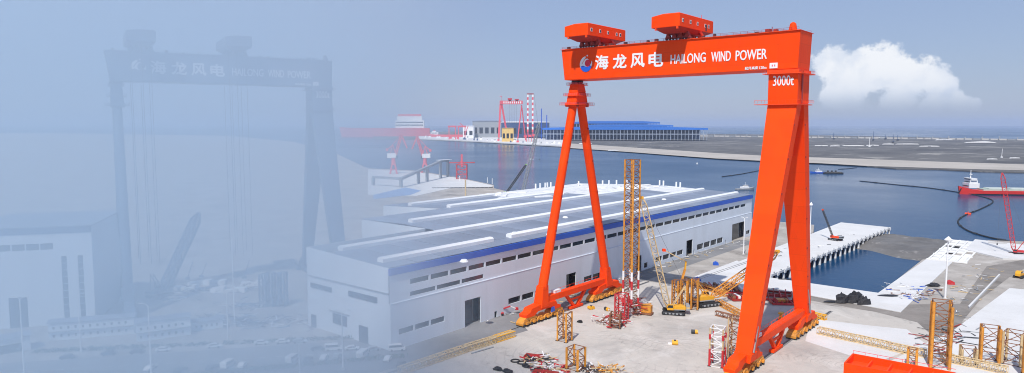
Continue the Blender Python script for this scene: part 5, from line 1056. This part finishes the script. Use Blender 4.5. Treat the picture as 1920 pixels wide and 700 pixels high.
# street lamps
for px, py, tp, arms, lb in ((46,706,553,(-.8,.8),'double armed street lamp at the far left bottom edge'),(152,662,548,(.8,),'single armed street lamp in front of the long office'),(284,708,566,(-.8,),'street lamp rising in front of the gap between the offices'),(428,644,542,(.8,),'street lamp beside the open yard in the fog'),(562,704,640,(.8,),'short street lamp at the bottom edge below the workshop'),(643,694,580,(-.8,.8),'double armed street lamp in front of the workshop'),(440,610,440,(.6,),'tall thin lamp mast deep in the foggy yard')):
    p = gp(px, py); m = (p.x*_fw.x+p.y*_fw.y)/math.cos(PITCH)/1305.0; lamp('street_lamp', lb, p, (py-tp)*m, arms, YAW, r=.34, group='street lamps in the fog')
# yard goods in the fog
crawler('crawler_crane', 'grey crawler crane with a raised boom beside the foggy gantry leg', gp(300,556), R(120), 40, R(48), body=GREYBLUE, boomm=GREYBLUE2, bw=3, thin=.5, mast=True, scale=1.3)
for k, (px, lb) in enumerate(((496,'leftmost dark lattice column left of the workshop in the fog'),(508,'second dark lattice column in the fog'),(520,'third dark lattice column in the fog'),(531,'dark lattice column closest to the workshop in the fog'))):
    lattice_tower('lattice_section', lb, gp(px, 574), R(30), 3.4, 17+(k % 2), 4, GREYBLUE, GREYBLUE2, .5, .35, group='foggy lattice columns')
for k, (px, py, tp) in enumerate(((352,524,490),(378,520,492),(458,522,487),(560,506,485))):
    p = gp(px, py); m = (p.x*_fw.x+p.y*_fw.y)/1305.0; T = thing('raised_jib', ['left thin dark jib far off in the fog', 'second thin dark jib far off in the fog', 'third thin dark jib far off in the fog', 'dark jib rising behind the workshop roof'][k], 'crane jib', p, YAW)
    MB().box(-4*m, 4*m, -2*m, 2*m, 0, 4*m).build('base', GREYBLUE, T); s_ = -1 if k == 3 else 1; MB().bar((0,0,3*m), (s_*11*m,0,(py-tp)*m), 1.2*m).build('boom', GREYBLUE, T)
random.seed(9)
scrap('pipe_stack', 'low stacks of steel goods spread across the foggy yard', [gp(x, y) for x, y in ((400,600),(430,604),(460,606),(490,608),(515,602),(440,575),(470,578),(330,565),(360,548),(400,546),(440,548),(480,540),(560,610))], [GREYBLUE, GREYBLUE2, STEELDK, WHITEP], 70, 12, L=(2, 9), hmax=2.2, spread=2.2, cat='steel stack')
for k, (px, py, w_, lb) in enumerate(((355,545,26,'long white stack of panels behind the foggy crawler crane'),(430,548,30,'white stack of panels in the middle of the foggy yard'),(390,534,34,'pale row of huts far back in the foggy yard'),(475,535,22,'pale row of huts left of the dark lattice columns'))):
    p = gp(px, py); m = .33; T = thing('panel_stack' if k < 2 else 'hut_row', lb, 'stack' if k < 2 else 'huts', p, YAW)
    for j in range(5): MB().box((-w_+j*w_*.4)*m*1.0, (-w_+j*w_*.4+w_*.36)*m, -2, 2, 0, 1.6+random.random()*2).build('bundle' if k < 2 else 'hut', QUAYW if j % 2 else WHITEP, T)
# ------------------------------------------------------------------ the air: thin sea haze everywhere, an added fog volume for the flat pale fade at left
def vol(name, col, dens, aniso=0.0):
    m = bpy.data.materials.new(name); m.use_nodes = True; t = m.node_tree; t.nodes.clear()
    pv = t.nodes.new('ShaderNodeVolumePrincipled'); pv.inputs['Color'].default_value = (*col, 1); pv.inputs['Density'].default_value = dens; pv.inputs['Anisotropy'].default_value = aniso
    o = t.nodes.new('ShaderNodeOutputMaterial'); t.links.new(pv.outputs[0], o.inputs['Volume']); return m
hz = MB().box(-26000, 26000, -700, 42000, -18, 330).build('haze', vol('haze_air', (.66, .78, 1.0), 3.6e-5)); hz['kind'] = 'stuff'; tag(hz, 'thin blue sea haze over the whole harbour', 'haze')
az = lambda px: math.atan((px-960)/1305.0)
ring = [(990,175,175.4),(930,171,173),(890,166,174),(840,158,176),(790,145,185),(740,130,200),(700,123,208),(650,119,214),(590,112,224),(450,108,226),(200,108,226),(0,108,226),(-300,110,222),(-800,112,226),(-1600,118,232)]  # added volume, thinning to the right to give a sideways fade
b = MB(); n = len(ring)
for px, r0, r1 in ring:
    a = az(px); d = _fw.copy(); d.z = 0; d.normalize(); d = Vector((d.x*math.cos(a)+_rt.x*math.sin(a), d.y*math.cos(a)+_rt.y*math.sin(a), 0))
    for r_ in (r0, r1): b.v += [tuple(d*r_+Vector((0,0,-12))), tuple(d*r_+Vector((0,0,98+.19*r_)))]
for i in range(n-1):
    a, c = 4*i, 4*(i+1)
    b.f += [(a,c,c+1,a+1),(a+2,a+3,c+3,c+2),(a,a+2,c+2,c),(a+1,c+1,c+3,a+3)]
b.f += [(0,1,3,2),(4*n-4,4*n-2,4*n-1,4*n-3)]
fg = b.build('added_fog', vol('added_fog_air', (.765, .875, .965), .0172, .45)); fg['kind'] = 'stuff'; tag(fg, 'added pale blue fog volume standing for the fade over the western yard', 'fog')
